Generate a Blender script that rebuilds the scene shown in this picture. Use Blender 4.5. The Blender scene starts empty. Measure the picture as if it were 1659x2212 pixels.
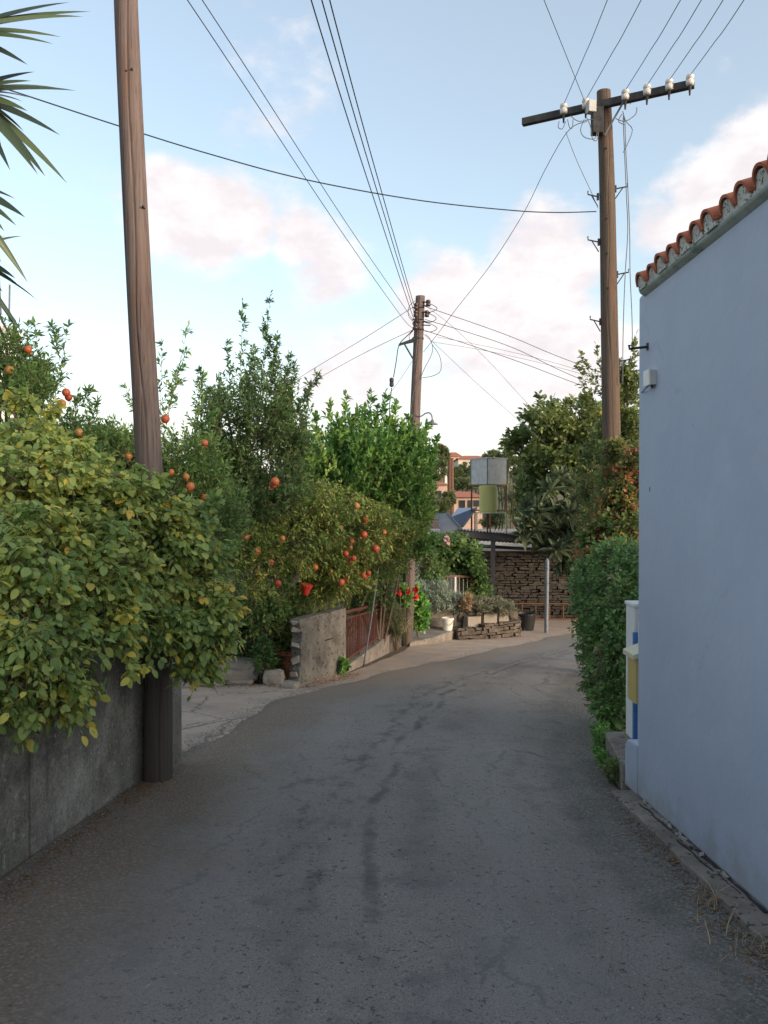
import bpy, math, random
import numpy as np
from mathutils import Vector, Matrix

random.seed(7)
SC = bpy.context.scene
COL = SC.collection
PI = math.pi
F, CU, CV, PITCH = 1720.0, 829.5, 1106.0, math.radians(0.533)
EYE = 1.6
SLOPE = 0.08

# ------------------------------------------------------------------ geometry helpers
def P(u, v, y):
    """world point at depth y seen in direction (u, v)"""
    xr, yv = (u - CU) / F, (CV - v) / F
    c, s = math.cos(PITCH), math.sin(PITCH)
    dy, dz = c + yv * s, -s + yv * c
    return Vector((xr / dy * y, y, EYE + dz / dy * y))

def G(u, v, off=0.0):
    a = P(u, v, 1.0)
    y = (EYE - off) / (-SLOPE - (a.z - EYE))
    return P(u, v, y)

def H(x, y):
    def sm(a, b, t):
        t = min(1, max(0, (t - a) / (b - a)))
        return t * t * (3 - 2 * t)
    if y < -30: return 2.4
    if y <= 26: return -SLOPE * y
    z = -2.08 - 0.6 * sm(26, 42, y)
    z += 10.6 * sm(48, 165, y) + 0.5 * math.sin(x * .045 + 1) * sm(50, 120, y)
    return z - 6 * sm(220, 700, y)

def gp(x, y, off=0.0): return Vector((x, y, H(x, y) + off))

def wloc(o):
    l = Vector((0, 0, 0))
    while o is not None:
        l += o.location; o = o.parent
    return l

def tag(o, label=None, cat=None, group=None, kind=None):
    if label: o['label'] = label
    if cat: o['category'] = cat
    if group: o['group'] = group
    if kind: o['kind'] = kind
    return o

def thing(name, label, cat, loc, group=None):
    o = bpy.data.objects.new(name, None)
    o.empty_display_size = 0.2
    COL.objects.link(o); o.location = loc
    return tag(o, label, cat, group)

def mesh_obj(name, verts, faces, mat, parent=None, origin=None, smooth=False):
    base = wloc(parent) if parent else Vector((0, 0, 0))
    o0 = Vector(origin) if origin is not None else base
    me = bpy.data.meshes.new(name)
    me.from_pydata([tuple(Vector(v) - o0) for v in verts], [], faces)
    me.update()
    if smooth:
        me.polygons.foreach_set('use_smooth', [True] * len(me.polygons))
    me.materials.append(mat)
    ob = bpy.data.objects.new(name, me)
    COL.objects.link(ob)
    ob.location = o0 - base
    if parent: ob.parent = parent
    return ob

class MB:
    def __init__(s): s.v = []; s.f = []
    def add(s, vs, fs):
        n = len(s.v); s.v += [Vector(v) for v in vs]; s.f += [tuple(i + n for i in f) for f in fs]
    def box(s, c, d, rz=0, rx=0, ry=0, jit=0):
        M = Matrix.Rotation(rz, 3, 'Z') @ Matrix.Rotation(ry, 3, 'Y') @ Matrix.Rotation(rx, 3, 'X')
        vs = []
        for x in (-.5, .5):
            for y in (-.5, .5):
                for z in (-.5, .5):
                    q = Vector((x * d[0], y * d[1], z * d[2]))
                    if jit: q += Vector([random.uniform(-jit, jit) for _ in range(3)])
                    vs.append(Vector(c) + M @ q)
        s.add(vs, [(0, 1, 3, 2), (4, 6, 7, 5), (0, 4, 5, 1), (2, 3, 7, 6), (0, 2, 6, 4), (1, 5, 7, 3)])
    def bar(s, a, b, w, h=None):
        a, b = Vector(a), Vector(b); h = h or w
        d = (b - a).normalized()
        up = Vector((0, 0, 1)) if abs(d.z) < .95 else Vector((0, 1, 0))
        r = d.cross(up).normalized(); u = r.cross(d)
        vs = [p + r * (w * i) + u * (h * j) for p in (a, b) for i, j in ((-.5, -.5), (.5, -.5), (.5, .5), (-.5, .5))]
        s.add(vs, [(0, 1, 2, 3), (7, 6, 5, 4), (0, 4, 5, 1), (1, 5, 6, 2), (2, 6, 7, 3), (3, 7, 4, 0)])
    def tube(s, pts, rad, n=6, cap=True):
        pts = [Vector(p) for p in pts]
        if not hasattr(rad, '__len__'): rad = [rad] * len(pts)
        vs = []; r0 = None
        for i, p in enumerate(pts):
            d = (pts[min(i + 1, len(pts) - 1)] - pts[max(i - 1, 0)]).normalized()
            if r0 is None:
                r0 = d.cross(Vector((0.3, 0.2, 1)) if abs(d.z) < .9 else Vector((1, 0.1, 0))).normalized()
            r0 = (r0 - d * r0.dot(d)).normalized(); q = d.cross(r0)
            for k in range(n):
                a = 2 * PI * k / n
                vs.append(p + (r0 * math.cos(a) + q * math.sin(a)) * rad[i])
        fs = []
        for i in range(len(pts) - 1):
            for k in range(n):
                a, b = i * n + k, i * n + (k + 1) % n
                fs.append((a, b, b + n, a + n))
        if cap:
            fs.append(tuple(range(n))[::-1]); fs.append(tuple((len(pts) - 1) * n + k for k in range(n)))
        s.add(vs, fs)
    def lathe(s, c, prof, n=16, axis=(0, 0, 1), sx=1):
        ax = Vector(axis).normalized()
        r0 = ax.cross(Vector((1, 0, 0)) if abs(ax.x) < .9 else Vector((0, 1, 0))).normalized(); q = ax.cross(r0)
        vs = []
        for r, z in prof:
            for k in range(n):
                a = 2 * PI * k / n
                vs.append(Vector(c) + ax * z + (r0 * math.cos(a) + q * math.sin(a)) * r)
        fs = []
        for i in range(len(prof) - 1):
            for k in range(n):
                a, b = i * n + k, i * n + (k + 1) % n
                fs.append((a, b, b + n, a + n))
        fs.append(tuple(range(n))[::-1]); fs.append(tuple((len(prof) - 1) * n + k for k in range(n)))
        s.add(vs, fs)
    def prism(s, poly, vec):
        """closed polygon extruded along vec"""
        n = len(poly); vec = Vector(vec)
        vs = [Vector(p) for p in poly] + [Vector(p) + vec for p in poly]
        fs = [tuple(range(n)), tuple(range(n, 2 * n))[::-1]]
        fs += [(i + n, (i + 1) % n + n, (i + 1) % n, i) for i in range(n)]
        s.add(vs, fs)
    def build(s, name, mat, parent=None, smooth=False, bevel=0, origin=None, seg=2):
        if parent is None and origin is None:
            xs = [v.x for v in s.v]; ys = [v.y for v in s.v]; zs = [v.z for v in s.v]
            origin = ((min(xs) + max(xs)) / 2, (min(ys) + max(ys)) / 2, min(zs))
        o = mesh_obj(name, s.v, s.f, mat, parent, origin, smooth)
        if bevel:
            m = o.modifiers.new('bevel', 'BEVEL'); m.width = bevel; m.segments = seg; m.limit_method = 'ANGLE'
        return o

def catmull(pts, n):
    pts = [Vector(p) for p in pts]; out = []
    m = len(pts) - 1
    for i in range(n + 1):
        t = i / n * m; k = min(int(t), m - 1); t -= k
        p0, p1, p2, p3 = pts[max(k - 1, 0)], pts[k], pts[k + 1], pts[min(k + 2, m)]
        out.append(.5 * ((2 * p1) + (p2 - p0) * t + (2 * p0 - 5 * p1 + 4 * p2 - p3) * t * t + (3 * p1 - p0 - 3 * p2 + p3) * t ** 3))
    return out

# ------------------------------------------------------------------ materials
class NT:
    def __init__(s, nt): s.nt = nt
    def n(s, t, **kw):
        nd = s.nt.nodes.new(t)
        for k, v in kw.items():
            if k in ('_in',): continue
            setattr(nd, k, v)
        return nd
    def l(s, a, b): s.nt.links.new(a, b)
    def val(s, x, sock):
        if hasattr(x, 'is_output'): s.l(x, sock)
        else: sock.default_value = x
    def math(s, op, a, b=0.0, c=None, clamp=False):
        nd = s.n('ShaderNodeMath', operation=op, use_clamp=clamp)
        s.val(a, nd.inputs[0]); s.val(b, nd.inputs[1])
        if c is not None: s.val(c, nd.inputs[2])
        return nd.outputs[0]
    def mix(s, f, a, b, mode='MIX'):
        nd = s.n('ShaderNodeMix', data_type='RGBA', blend_type=mode)
        s.val(f, nd.inputs[0])
        for x, k in ((a, 6), (b, 7)):
            if hasattr(x, 'is_output'): s.l(x, nd.inputs[k])
            else: nd.inputs[k].default_value = (*x[:3], 1)
        return nd.outputs[2]
    def noise(s, vec, scale, detail=4, rough=.55, out='Fac'):
        nd = s.n('ShaderNodeTexNoise'); nd.inputs['Scale'].default_value = scale
        nd.inputs['Detail'].default_value = detail; nd.inputs['Roughness'].default_value = rough
        if vec is not None: s.l(vec, nd.inputs['Vector'])
        return nd.outputs[out]
    def ramp(s, f, stops, interp='LINEAR'):
        nd = s.n('ShaderNodeValToRGB'); cr = nd.color_ramp; cr.interpolation = interp
        while len(cr.elements) < len(stops): cr.elements.new(0.5)
        for e, (p, c) in zip(cr.elements, stops):
            e.position = p
            e.color = (*c[:3], 1) if hasattr(c, '__len__') else (c, c, c, 1)
        s.l(f, nd.inputs[0])
        return nd.outputs[0]
    def step(s, f, a, b):
        nd = s.n('ShaderNodeMapRange', interpolation_type='SMOOTHSTEP')
        s.val(f, nd.inputs[0]); nd.inputs[1].default_value = a; nd.inputs[2].default_value = b
        return nd.outputs[0]
    def scale(s, vec, sc):
        nd = s.n('ShaderNodeVectorMath', operation='MULTIPLY'); s.l(vec, nd.inputs[0]); nd.inputs[1].default_value = sc
        return nd.outputs[0]

def newmat(name):
    m = bpy.data.materials.new(name); m.use_nodes = True
    t = NT(m.node_tree); b = m.node_tree.nodes['Principled BSDF']
    return m, t, b

def bump(t, b, h, strength=.3, dist=.01):
    nd = t.n('ShaderNodeBump'); nd.inputs['Strength'].default_value = strength; nd.inputs['Distance'].default_value = dist
    t.l(h, nd.inputs['Height']); t.l(nd.outputs[0], b.inputs['Normal'])

def pmat(name, c1, c2, scale=6, rough=.8, bmp=.3, stretch=(1, 1, 1), c3=None, s3=1.3, m3=(.55, .7), metal=0, spec=.3, dist=.01, fine=None):
    m, t, b = newmat(name)
    co = t.n('ShaderNodeTexCoord').outputs['Object']
    co = t.scale(co, stretch)
    n1 = t.noise(co, scale, 8, .62)
    col = t.ramp(n1, [(.3, c1), (.7, c2)])
    if c3 is not None:
        n3 = t.noise(co, s3, 5, .6)
        col = t.mix(t.step(n3, *m3), col, c3)
    if fine is not None:
        nf = t.noise(co, fine[0], 2, .6)
        col = t.mix(t.step(nf, fine[2], fine[3]), col, fine[1])
    t.l(col, b.inputs['Base Color'])
    b.inputs['Roughness'].default_value = rough; b.inputs['Metallic'].default_value = metal
    b.inputs['Specular IOR Level'].default_value = spec
    if bmp: bump(t, b, n1, bmp, dist)
    return m

def leafmat(name, stops, rough=.5, trans=.42, spec=.35):
    m, t, b = newmat(name)
    at = t.n('ShaderNodeAttribute', attribute_name='rnd')
    col = t.ramp(at.outputs['Fac'], stops)
    co = t.n('ShaderNodeTexCoord').outputs['Object']
    hv = t.n('ShaderNodeHueSaturation'); hv.inputs['Saturation'].default_value = .96
    t.l(col, hv.inputs['Color'])
    t.l(t.math('MULTIPLY_ADD', t.noise(co, 2.3, 3), 1.4, 1.35), hv.inputs['Value'])
    col = hv.outputs[0]
    t.l(col, b.inputs['Base Color']); b.inputs['Roughness'].default_value = rough
    b.inputs['Specular IOR Level'].default_value = spec
    tr = t.n('ShaderNodeBsdfTranslucent'); t.l(col, tr.inputs[0])
    mx = t.n('ShaderNodeMixShader'); mx.inputs[0].default_value = trans
    t.l(b.outputs[0], mx.inputs[1]); t.l(tr.outputs[0], mx.inputs[2])
    out = [n for n in m.node_tree.nodes if n.type == 'OUTPUT_MATERIAL'][0]
    t.l(mx.outputs[0], out.inputs[0])
    return m

M = {}
M['soil'] = pmat('soil', (.10, .075, .05), (.20, .155, .11), 3, .95, .5, c3=(.12, .12, .05), s3=.6)
M['hill'] = pmat('hill_ground', (.06, .075, .03), (.17, .15, .08), .12, .95, 0, c3=(.07, .09, .035), s3=.05)
M['verge'] = pmat('pale_dirt', (.37, .28, .215), (.51, .395, .31), 2.2, .95, .5, c3=(.40, .33, .275), s3=.7, fine=(90, (.42, .36, .3), .66, .72))
M['concrete_drive'] = pmat('driveway_concrete', (.38, .295, .23), (.50, .395, .315), 1.6, .9, .25, c3=(.32, .265, .22), s3=.9, fine=(60, (.13, .12, .11), .68, .74))
q_ = NT(M['concrete_drive'].node_tree); qb = M['concrete_drive'].node_tree.nodes['Principled BSDF']; ql = qb.inputs['Base Color'].links[0].from_socket
qc = q_.n('ShaderNodeTexCoord').outputs['Object']; qw = q_.n('ShaderNodeVectorMath', operation='ADD'); q_.l(qc, qw.inputs[0]); q_.l(q_.scale(q_.noise(qc, 2.2, 5, .7, 'Color'), (.5, .5, 0)), qw.inputs[1])
qv = q_.n('ShaderNodeTexVoronoi', feature='DISTANCE_TO_EDGE'); qv.inputs['Scale'].default_value = .8; q_.l(q_.scale(qw.outputs[0], (1, 1, 0)), qv.inputs['Vector'])
q_.l(q_.mix(q_.math('MULTIPLY', q_.math('SUBTRACT', 1.0, q_.step(qv.outputs['Distance'], .004, .014)), .7), q_.mix(q_.math('MULTIPLY', q_.step(q_.noise(qc, 3, 7, .7), .5, .7), .4), ql, (.22, .19, .165)), (.09, .08, .07)), qb.inputs['Base Color'])
M['concrete'] = pmat('old_concrete', (.15, .13, .11), (.30, .26, .22), 3.5, .92, .9, c3=(.13, .115, .10), s3=1.6, fine=(22, (.07, .065, .058), .60, .66), dist=.02)
M['pale_concrete'] = pmat('pale_concrete', (.24, .21, .18), (.36, .32, .275), 4, .9, .5, c3=(.15, .135, .12), s3=1.3)
M['stone'] = pmat('field_stone', (.05, .042, .035), (.155, .125, .10), 5, .92, .7, c3=(.04, .034, .03), s3=1.0)
M['wood'] = None
M['zinc'] = pmat('galvanised_sheet', (.38, .39, .40), (.56, .55, .53), 7, .6, .1, metal=.1, c3=(.46, .43, .39), s3=3)
M['rust'] = pmat('rusty_steel', (.10, .05, .034), (.18, .095, .062), 14, .8, .2)
M['rail_red'] = pmat('rust_red_paint', (.135, .042, .03), (.085, .035, .026), 12, .6, .2)
M['dark_steel'] = pmat('dark_steel', (.02, .022, .025), (.045, .045, .05), 8, .5, .1)
M['grey_steel'] = pmat('grey_steel', (.13, .145, .165), (.20, .22, .245), 10, .45, .1, metal=.3)
M['black'] = pmat('black_plastic', (.012, .013, .014), (.025, .026, .028), 8, .5, .05)
M['wire'] = pmat('wire_black', (.02, .02, .022), (.035, .035, .04), 8, .6, 0)
M['wire_grey'] = pmat('wire_grey', (.10, .10, .11), (.16, .16, .17), 8, .6, 0)
M['porcelain'] = pmat('glazed_porcelain', (.62, .58, .54), (.72, .7, .66), 8, .25, 0, spec=.5)
M['brown_porcelain'] = pmat('brown_porcelain', (.05, .03, .025), (.08, .045, .035), 8, .25, 0, spec=.5)
M['terracotta'] = pmat('terracotta', (.30, .09, .045), (.44, .15, .08), 9, .85, .3, c3=(.20, .15, .13), s3=6)
M['mortar'] = pmat('lichen_mortar', (.40, .39, .36), (.58, .57, .54), 9, .95, .6, fine=(55, (.10, .10, .09), .55, .63))
M['bark'] = pmat('bark', (.07, .05, .035), (.17, .13, .095), 10, .95, .6, (1, 1, .25))
M['twig'] = pmat('twig_bark', (.09, .075, .05), (.17, .14, .09), 10, .9, 0)
M['fruit'] = pmat('pomegranate_skin', (.34, .055, .03), (.46, .13, .055), 22, .4, .05, c3=(.40, .20, .08), s3=11)
fmn = NT(M['fruit'].node_tree); fb = M['fruit'].node_tree.nodes['Principled BSDF']; fl_ = fb.inputs['Base Color'].links[0].from_socket
oi = fmn.n('ShaderNodeObjectInfo'); fmn.l(fmn.mix(1.0, fl_, fmn.ramp(oi.outputs['Random'], [(0, (.75, .55, .6)), (.4, (1, 1, 1)), (.75, (1.1, 1.5, 1.2)), (1, (.85, 1.9, 1.3))]), 'MULTIPLY'), fb.inputs['Base Color'])
M['red_petal'] = pmat('red_petal', (.50, .012, .02), (.62, .03, .04), 30, .6, 0)
M['pink_petal'] = pmat('pink_petal', (.55, .28, .34), (.66, .42, .46), 30, .6, 0)
M['yellow_paint'] = pmat('mailbox_yellow', (.50, .37, .13), (.57, .43, .17), 5, .5, .05)
M['cream_paint'] = pmat('cream_paint', (.58, .54, .38), (.66, .61, .44), 5, .5, .05)
M['blue_paint'] = pmat('blue_paint', (.06, .19, .46), (.08, .23, .52), 5, .45, .05)
M['white_plastic'] = pmat('white_plastic', (.68, .66, .62), (.78, .77, .74), 6, .5, .05)
M['box_grey'] = pmat('grey_plastic', (.42, .42, .41), (.52, .52, .5), 6, .5, .05)
M['barrel'] = pmat('yellow_barrel', (.44, .41, .14), (.52, .49, .19), 3, .55, .05, (1, 1, .4))
M['panel_grey'] = pmat('solar_back_grey', (.16, .165, .17), (.24, .24, .245), 3, .5, .05)
M['panel_blue'] = pmat('solar_glass_blue', (.11, .14, .22), (.15, .19, .28), 2, .2, 0, spec=.6)
M['pink_wall'] = pmat('pink_render', (.46, .31, .25), (.56, .39, .32), 1.2, .9, 0)
M['cream_wall'] = pmat('cream_render', (.58, .48, .38), (.66, .56, .45), 1.2, .9, 0)
M['white_wall'] = pmat('white_render', (.66, .65, .62), (.76, .75, .72), 1.5, .9, 0)
M['roof_tile'] = pmat('far_roof_tile', (.34, .11, .07), (.46, .17, .10), 3, .85, .2, (1, 6, 1))
M['dark_glass'] = pmat('dark_window', (.02, .022, .025), (.04, .042, .046), 4, .2, 0, spec=.5)
M['bucket'] = pmat('bucket_white', (.62, .58, .5), (.72, .69, .62), 5, .5, .05)
M['litter'] = pmat('dry_litter', (.14, .075, .035), (.28, .17, .08), 30, .9, 0)
M['shade_stone'] = pmat('shade_darkened_stone', (.026, .024, .022), (.085, .074, .064), 5, .92, .7, c3=(.02, .019, .018), s3=.8)  # stone colour darkened to carry the shade under the carport roof
M['gravel'] = pmat('gravel', (.14, .13, .12), (.34, .32, .29), 18, .9, 0)

# white plaster with a little age, the blue of skylight mixed into its colour
m, t, b = newmat('sky_tinted_plaster'); M['plaster'] = m
co = t.n('ShaderNodeTexCoord').outputs['Object']
n1 = t.noise(co, 1.1, 6, .6); n2 = t.noise(co, 26, 6, .65)
col = t.ramp(n1, [(.3, (.385, .43, .535)), (.7, (.44, .485, .585))])
sp = t.noise(co, 14, 1, .4)
col = t.mix(t.step(sp, .80, .83), col, (.22, .2, .18))
st = t.noise(t.scale(co, (1, 5, .35)), 1.6, 5, .6)
col = t.mix(t.math('MULTIPLY', t.step(st, .52, .8), .07), col, (.5, .5, .48))
ge = t.n('ShaderNodeNewGeometry'); sg = t.n('ShaderNodeSeparateXYZ'); t.l(ge.outputs['Position'], sg.inputs[0])
hh = t.math('MULTIPLY_ADD', sg.outputs[1], SLOPE, sg.outputs[2])
hh = t.math('ADD', hh, t.math('MULTIPLY', t.math('SUBTRACT', t.noise(co, 3.5, 6, .7), .5), .75))
col = t.mix(t.math('MULTIPLY', t.math('SUBTRACT', 1.0, t.step(hh, -.02, .30)), .55), col, (.26, .245, .22))
pt_ = t.noise(t.scale(co, (1, .7, 1)), 1.9, 3, .5)
col = t.mix(t.math('MULTIPLY', t.step(pt_, .60, .63), .16), col, (.50, .54, .62))
wv = t.n('ShaderNodeVectorMath', operation='ADD'); t.l(co, wv.inputs[0]); t.l(t.scale(t.noise(co, 2.5, 5, .7, 'Color'), (0, .4, .4)), wv.inputs[1])
vo = t.n('ShaderNodeTexVoronoi', feature='DISTANCE_TO_EDGE'); vo.inputs['Scale'].default_value = .62; t.l(t.scale(wv.outputs[0], (0, 1, .8)), vo.inputs['Vector'])
ck = t.math('MULTIPLY', t.math('SUBTRACT', 1.0, t.step(vo.outputs['Distance'], .0012, .0045)), t.step(t.noise(co, 1.2, 3), .50, .58))
col = t.mix(t.math('MULTIPLY', ck, .22), col, (.2, .21, .23))
t.l(col, b.inputs['Base Color']); b.inputs['Roughness'].default_value = .85
b.inputs['Specular IOR Level'].default_value = .2
bump(t, b, t.math('MULTIPLY_ADD', n2, .22, t.math('ADD', n1, t.noise(co, 5, 3, .5))), .5, .016)

# eave cove: plaster going green-grey with algae
M['cove'] = pmat('algae_plaster', (.24, .28, .245), (.42, .45, .43), 7, .95, .5, c3=(.15, .19, .155), s3=2.2, m3=(.5, .62))

# weathered pole timber
def woodmat(name, c1, c2, c3):
    m, t, b = newmat(name)
    co = t.n('ShaderNodeTexCoord').outputs['Object']
    g = t.noise(t.scale(co, (28, 28, .8)), 1.6, 8, .65)
    g2 = t.noise(t.scale(co, (70, 70, 1.1)), 1.5, 4, .6)
    col = t.ramp(g, [(.28, c1), (.5, c2), (.75, c3)])
    col = t.mix(t.step(g2, .60, .68), col, (.035, .025, .02))
    pz = t.noise(t.scale(co, (3, 3, .5)), 1.2, 4, .6)
    col = t.mix(t.math('MULTIPLY', t.step(pz, .5, .68), .6), col, (.15, .085, .06))
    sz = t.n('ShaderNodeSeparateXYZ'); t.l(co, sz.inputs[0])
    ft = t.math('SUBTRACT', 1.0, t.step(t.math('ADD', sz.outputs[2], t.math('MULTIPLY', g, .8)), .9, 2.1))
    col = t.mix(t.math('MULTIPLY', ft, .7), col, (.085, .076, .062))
    t.l(col, b.inputs['Base Color']); b.inputs['Roughness'].default_value = .85
    b.inputs['Specular IOR Level'].default_value = .2
    bump(t, b, t.math('ADD', g, g2), .6, .008)
    return m
M['wood'] = woodmat('pole_timber', (.08, .062, .058), (.145, .112, .104), (.20, .16, .15))
M['wood_grey'] = woodmat('pole_timber_grey', (.06, .047, .038), (.115, .085, .066), (.165, .12, .092))
M['wood_dark'] = pmat('crossarm_timber', (.03, .03, .032), (.085, .08, .08), 9, .85, .4, (1, 1, 1))

# mossy street wall
m, t, b = newmat('mossy_concrete'); M['mossy'] = m
co = t.n('ShaderNodeTexCoord').outputs['Object']
n1 = t.noise(co, 2.6, 9, .68); n2 = t.noise(co, 18, 6, .7); n3 = t.noise(t.scale(co, (1, 1, .45)), 1.3, 5, .6)
col = t.ramp(n1, [(.34, (.16, .14, .115)), (.5, (.36, .32, .27)), (.66, (.55, .50, .44))])
col = t.mix(t.step(n3, .5, .66), col, (.20, .185, .14))
dr_ = t.noise(t.scale(co, (4, 4, .35)), 2.2, 6, .65)
col = t.mix(t.math('MULTIPLY', t.step(dr_, .52, .66), .55), col, (.08, .074, .06))
gr = t.noise(co, 55, 4, .75)
col = t.mix(t.math('MULTIPLY', t.step(gr, .5, .62), .55), col, (.075, .07, .06))
sp = t.noise(co, 24, 3, .6)
col = t.mix(t.math('MULTIPLY', t.step(sp, .60, .66), .8), col, (.46, .44, .40))
col = t.mix(t.math('MULTIPLY', t.step(n2, .55, .72), .5), col, (.04, .042, .036))
t.l(col, b.inputs['Base Color']); b.inputs['Roughness'].default_value = .93
bump(t, b, t.math('ADD', n1, t.math('ADD', t.math('MULTIPLY', n2, .6), t.math('MULTIPLY', gr, .3))), 1.0, .03)

# asphalt: uv.x runs across the road, uv.y along it in metres
m, t, b = newmat('asphalt'); M['asphalt'] = m
tc = t.n('ShaderNodeTexCoord'); co = tc.outputs['Object']
sep = t.n('ShaderNodeSeparateXYZ'); t.l(tc.outputs['UV'], sep.inputs[0])
s_, l_ = sep.outputs[0], sep.outputs[1]
big = t.noise(t.scale(co, (1.6, .5, 1)), .9, 6, .6); mid = t.noise(co, 7, 8, .7); fin = t.noise(co, 120, 3, .7); agg = t.noise(co, 48, 2, .6)
col = t.ramp(big, [(.3, (.222, .196, .174)), (.7, (.318, .283, .253))])
col = t.mix(t.math('MULTIPLY', t.step(mid, .42, .72), .55), col, (.25, .232, .212))
col = t.mix(t.math('MULTIPLY', t.step(fin, .48, .66), .7), col, (.075, .072, .07))
col = t.mix(t.step(agg, .675, .71), col, (.36, .34, .315))
mot = t.noise(co, 3.4, 7, .68)
col = t.mix(t.math('MULTIPLY', t.step(mot, .52, .66), .45), col, (.115, .11, .107))
pit = t.noise(co, 30, 4, .7)
col = t.mix(t.math('MULTIPLY', t.step(pit, .57, .66), .8), col, (.05, .048, .047))
big2 = t.noise(co, 1.7, 5, .65)
# tar seams and longitudinal cracks
cv = t.n('ShaderNodeCombineXYZ'); t.l(l_, cv.inputs[1])
wob = t.noise(cv.outputs[0], .55, 6, .6); cv2 = t.scale(cv.outputs[0], (1, 1.7, 1)); wob2 = t.noise(cv2, 1.1, 7, .7)
def seam(col, centre, amp, width, c, w, k):
    cen = t.math('MULTIPLY_ADD', k, amp, centre - amp * .5)
    d = t.math('ABSOLUTE', t.math('SUBTRACT', s_, cen))
    d = t.math('ADD', d, t.math('MULTIPLY', t.math('SUBTRACT', mid, .5), width * 2.2))
    f = t.math('MULTIPLY', t.math('SUBTRACT', 1.0, t.step(d, width * .2, width)), t.step(big2, .38, .6))
    return t.mix(t.math('MULTIPLY', f, w), col, c)
col = seam(col, .50, .16, .030, (.26, .24, .22), .35, wob)
col = seam(col, .515, .20, .015, (.08, .076, .073), .62, wob)
col = seam(col, .445, .18, .013, (.09, .086, .083), .55, wob2)
col = seam(col, .60, .10, .05, (.125, .123, .122), .35, wob2)
col = seam(col, .89, .14, .035, (.11, .11, .115), .4, wob)
col = seam(col, .83, .10, .02, (.22, .212, .20), .35, wob2)
# cracks and worn tracks
wv = t.n('ShaderNodeVectorMath', operation='ADD'); t.l(co, wv.inputs[0]); t.l(t.scale(t.noise(co, 1.8, 5, .7, 'Color'), (.55, .55, 0)), wv.inputs[1])
vo = t.n('ShaderNodeTexVoronoi', feature='DISTANCE_TO_EDGE'); vo.inputs['Scale'].default_value = .75; t.l(t.scale(wv.outputs[0], (1.7, .34, 0)), vo.inputs['Vector'])
ck = t.math('MULTIPLY', t.math('SUBTRACT', 1.0, t.step(vo.outputs['Distance'], .004, .016)), t.step(big2, .45, .56))
col = t.mix(t.math('MULTIPLY', ck, .5), col, (.07, .067, .064))
trk = t.math('SUBTRACT', 1.0, t.step(t.math('ABSOLUTE', t.math('SUBTRACT', t.math('ABSOLUTE', t.math('SUBTRACT', s_, .5)), .21)), .02, .12))
col = t.mix(t.math('MULTIPLY', trk, t.math('MULTIPLY', t.step(big2, .3, .7), .35)), col, (.30, .285, .27))
# dirt washed on to both edges
ed = t.math('ADD', s_, t.math('MULTIPLY', t.math('SUBTRACT', t.noise(co, 2.2, 6, .65), .5), .34))
lf = t.math('SUBTRACT', 1.0, t.step(ed, .08, .33))
dirt = t.ramp(t.noise(co, 60, 5, .75), [(.32, (.10, .072, .05)), (.52, (.20, .152, .112)), (.68, (.40, .34, .27))])
col = t.mix(t.math('MULTIPLY', lf, .85), col, dirt)
rf = t.step(ed, .82, .97)
dirt2 = t.ramp(t.noise(co, 55, 5, .75), [(.32, (.05, .05, .044)), (.52, (.125, .118, .10)), (.68, (.38, .36, .31))])
col = t.mix(t.math('MULTIPLY', rf, .85), col, dirt2)
# pale dust where the drive meets the road
ld = t.n('ShaderNodeMapRange', interpolation_type='SMOOTHSTEP'); t.l(l_, ld.inputs[0]); ld.inputs[1].default_value = 15.5; ld.inputs[2].default_value = 20
far = t.math('MULTIPLY', t.math('SUBTRACT', 1.0, t.step(ed, .08, .42)), ld.outputs[0])
col = t.mix(t.math('MULTIPLY', far, .75), col, (.30, .25, .205))
t.l(col, b.inputs['Base Color']); b.inputs['Roughness'].default_value = .88; b.inputs['Specular IOR Level'].default_value = .25
bump(t, b, t.math('ADD', t.math('MULTIPLY', fin, .5), t.math('ADD', agg, mid)), .7, .008)

# leaves
LM = {}
LM['climber'] = leafmat('climber_leaf', [(0, (.07, .115, .035)), (.3, (.135, .195, .055)), (.55, (.21, .255, .07)), (.74, (.28, .29, .065)), (.87, (.40, .33, .05)), (1, (.44, .25, .045))])
LM['pom'] = leafmat('pomegranate_leaf', [(0, (.042, .08, .026)), (.5, (.08, .145, .04)), (.85, (.135, .19, .05)), (1, (.26, .24, .06))])
LM['pom_dark'] = leafmat('dark_pomegranate_leaf', [(0, (.03, .06, .024)), (.6, (.06, .11, .036)), (1, (.115, .16, .05))])
LM['pom_yellow'] = leafmat('yellowing_pomegranate_leaf', [(0, (.04, .08, .022)), (.4, (.075, .13, .03)), (.75, (.15, .175, .04)), (1, (.32, .26, .06))])
LM['lemon'] = leafmat('lemon_leaf', [(0, (.032, .08, .02)), (.5, (.06, .135, .03)), (.8, (.13, .21, .04)), (1, (.27, .30, .06))], .4)
LM['vine'] = leafmat('vine_leaf', [(0, (.025, .055, .018)), (.5, (.05, .10, .028)), (1, (.12, .165, .045))])
LM['grey'] = leafmat('silver_leaf', [(0, (.14, .18, .14)), (.6, (.23, .28, .22)), (1, (.34, .38, .31))], .7)
LM['geranium'] = leafmat('geranium_leaf', [(0, (.05, .13, .025)), (.6, (.09, .20, .04)), (1, (.17, .28, .06))])
LM['fern'] = leafmat('feathery_leaf', [(0, (.05, .075, .03)), (.6, (.095, .13, .05)), (1, (.20, .19, .08))])
LM['tree_r'] = leafmat('broad_tree_leaf', [(0, (.04, .062, .022)), (.5, (.085, .115, .035)), (.85, (.14, .16, .05)), (1, (.30, .25, .06))])
LM['loquat'] = leafmat('loquat_leaf', [(0, (.026, .04, .021)), (.5, (.05, .068, .034)), (1, (.10, .115, .062))], .45)
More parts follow.
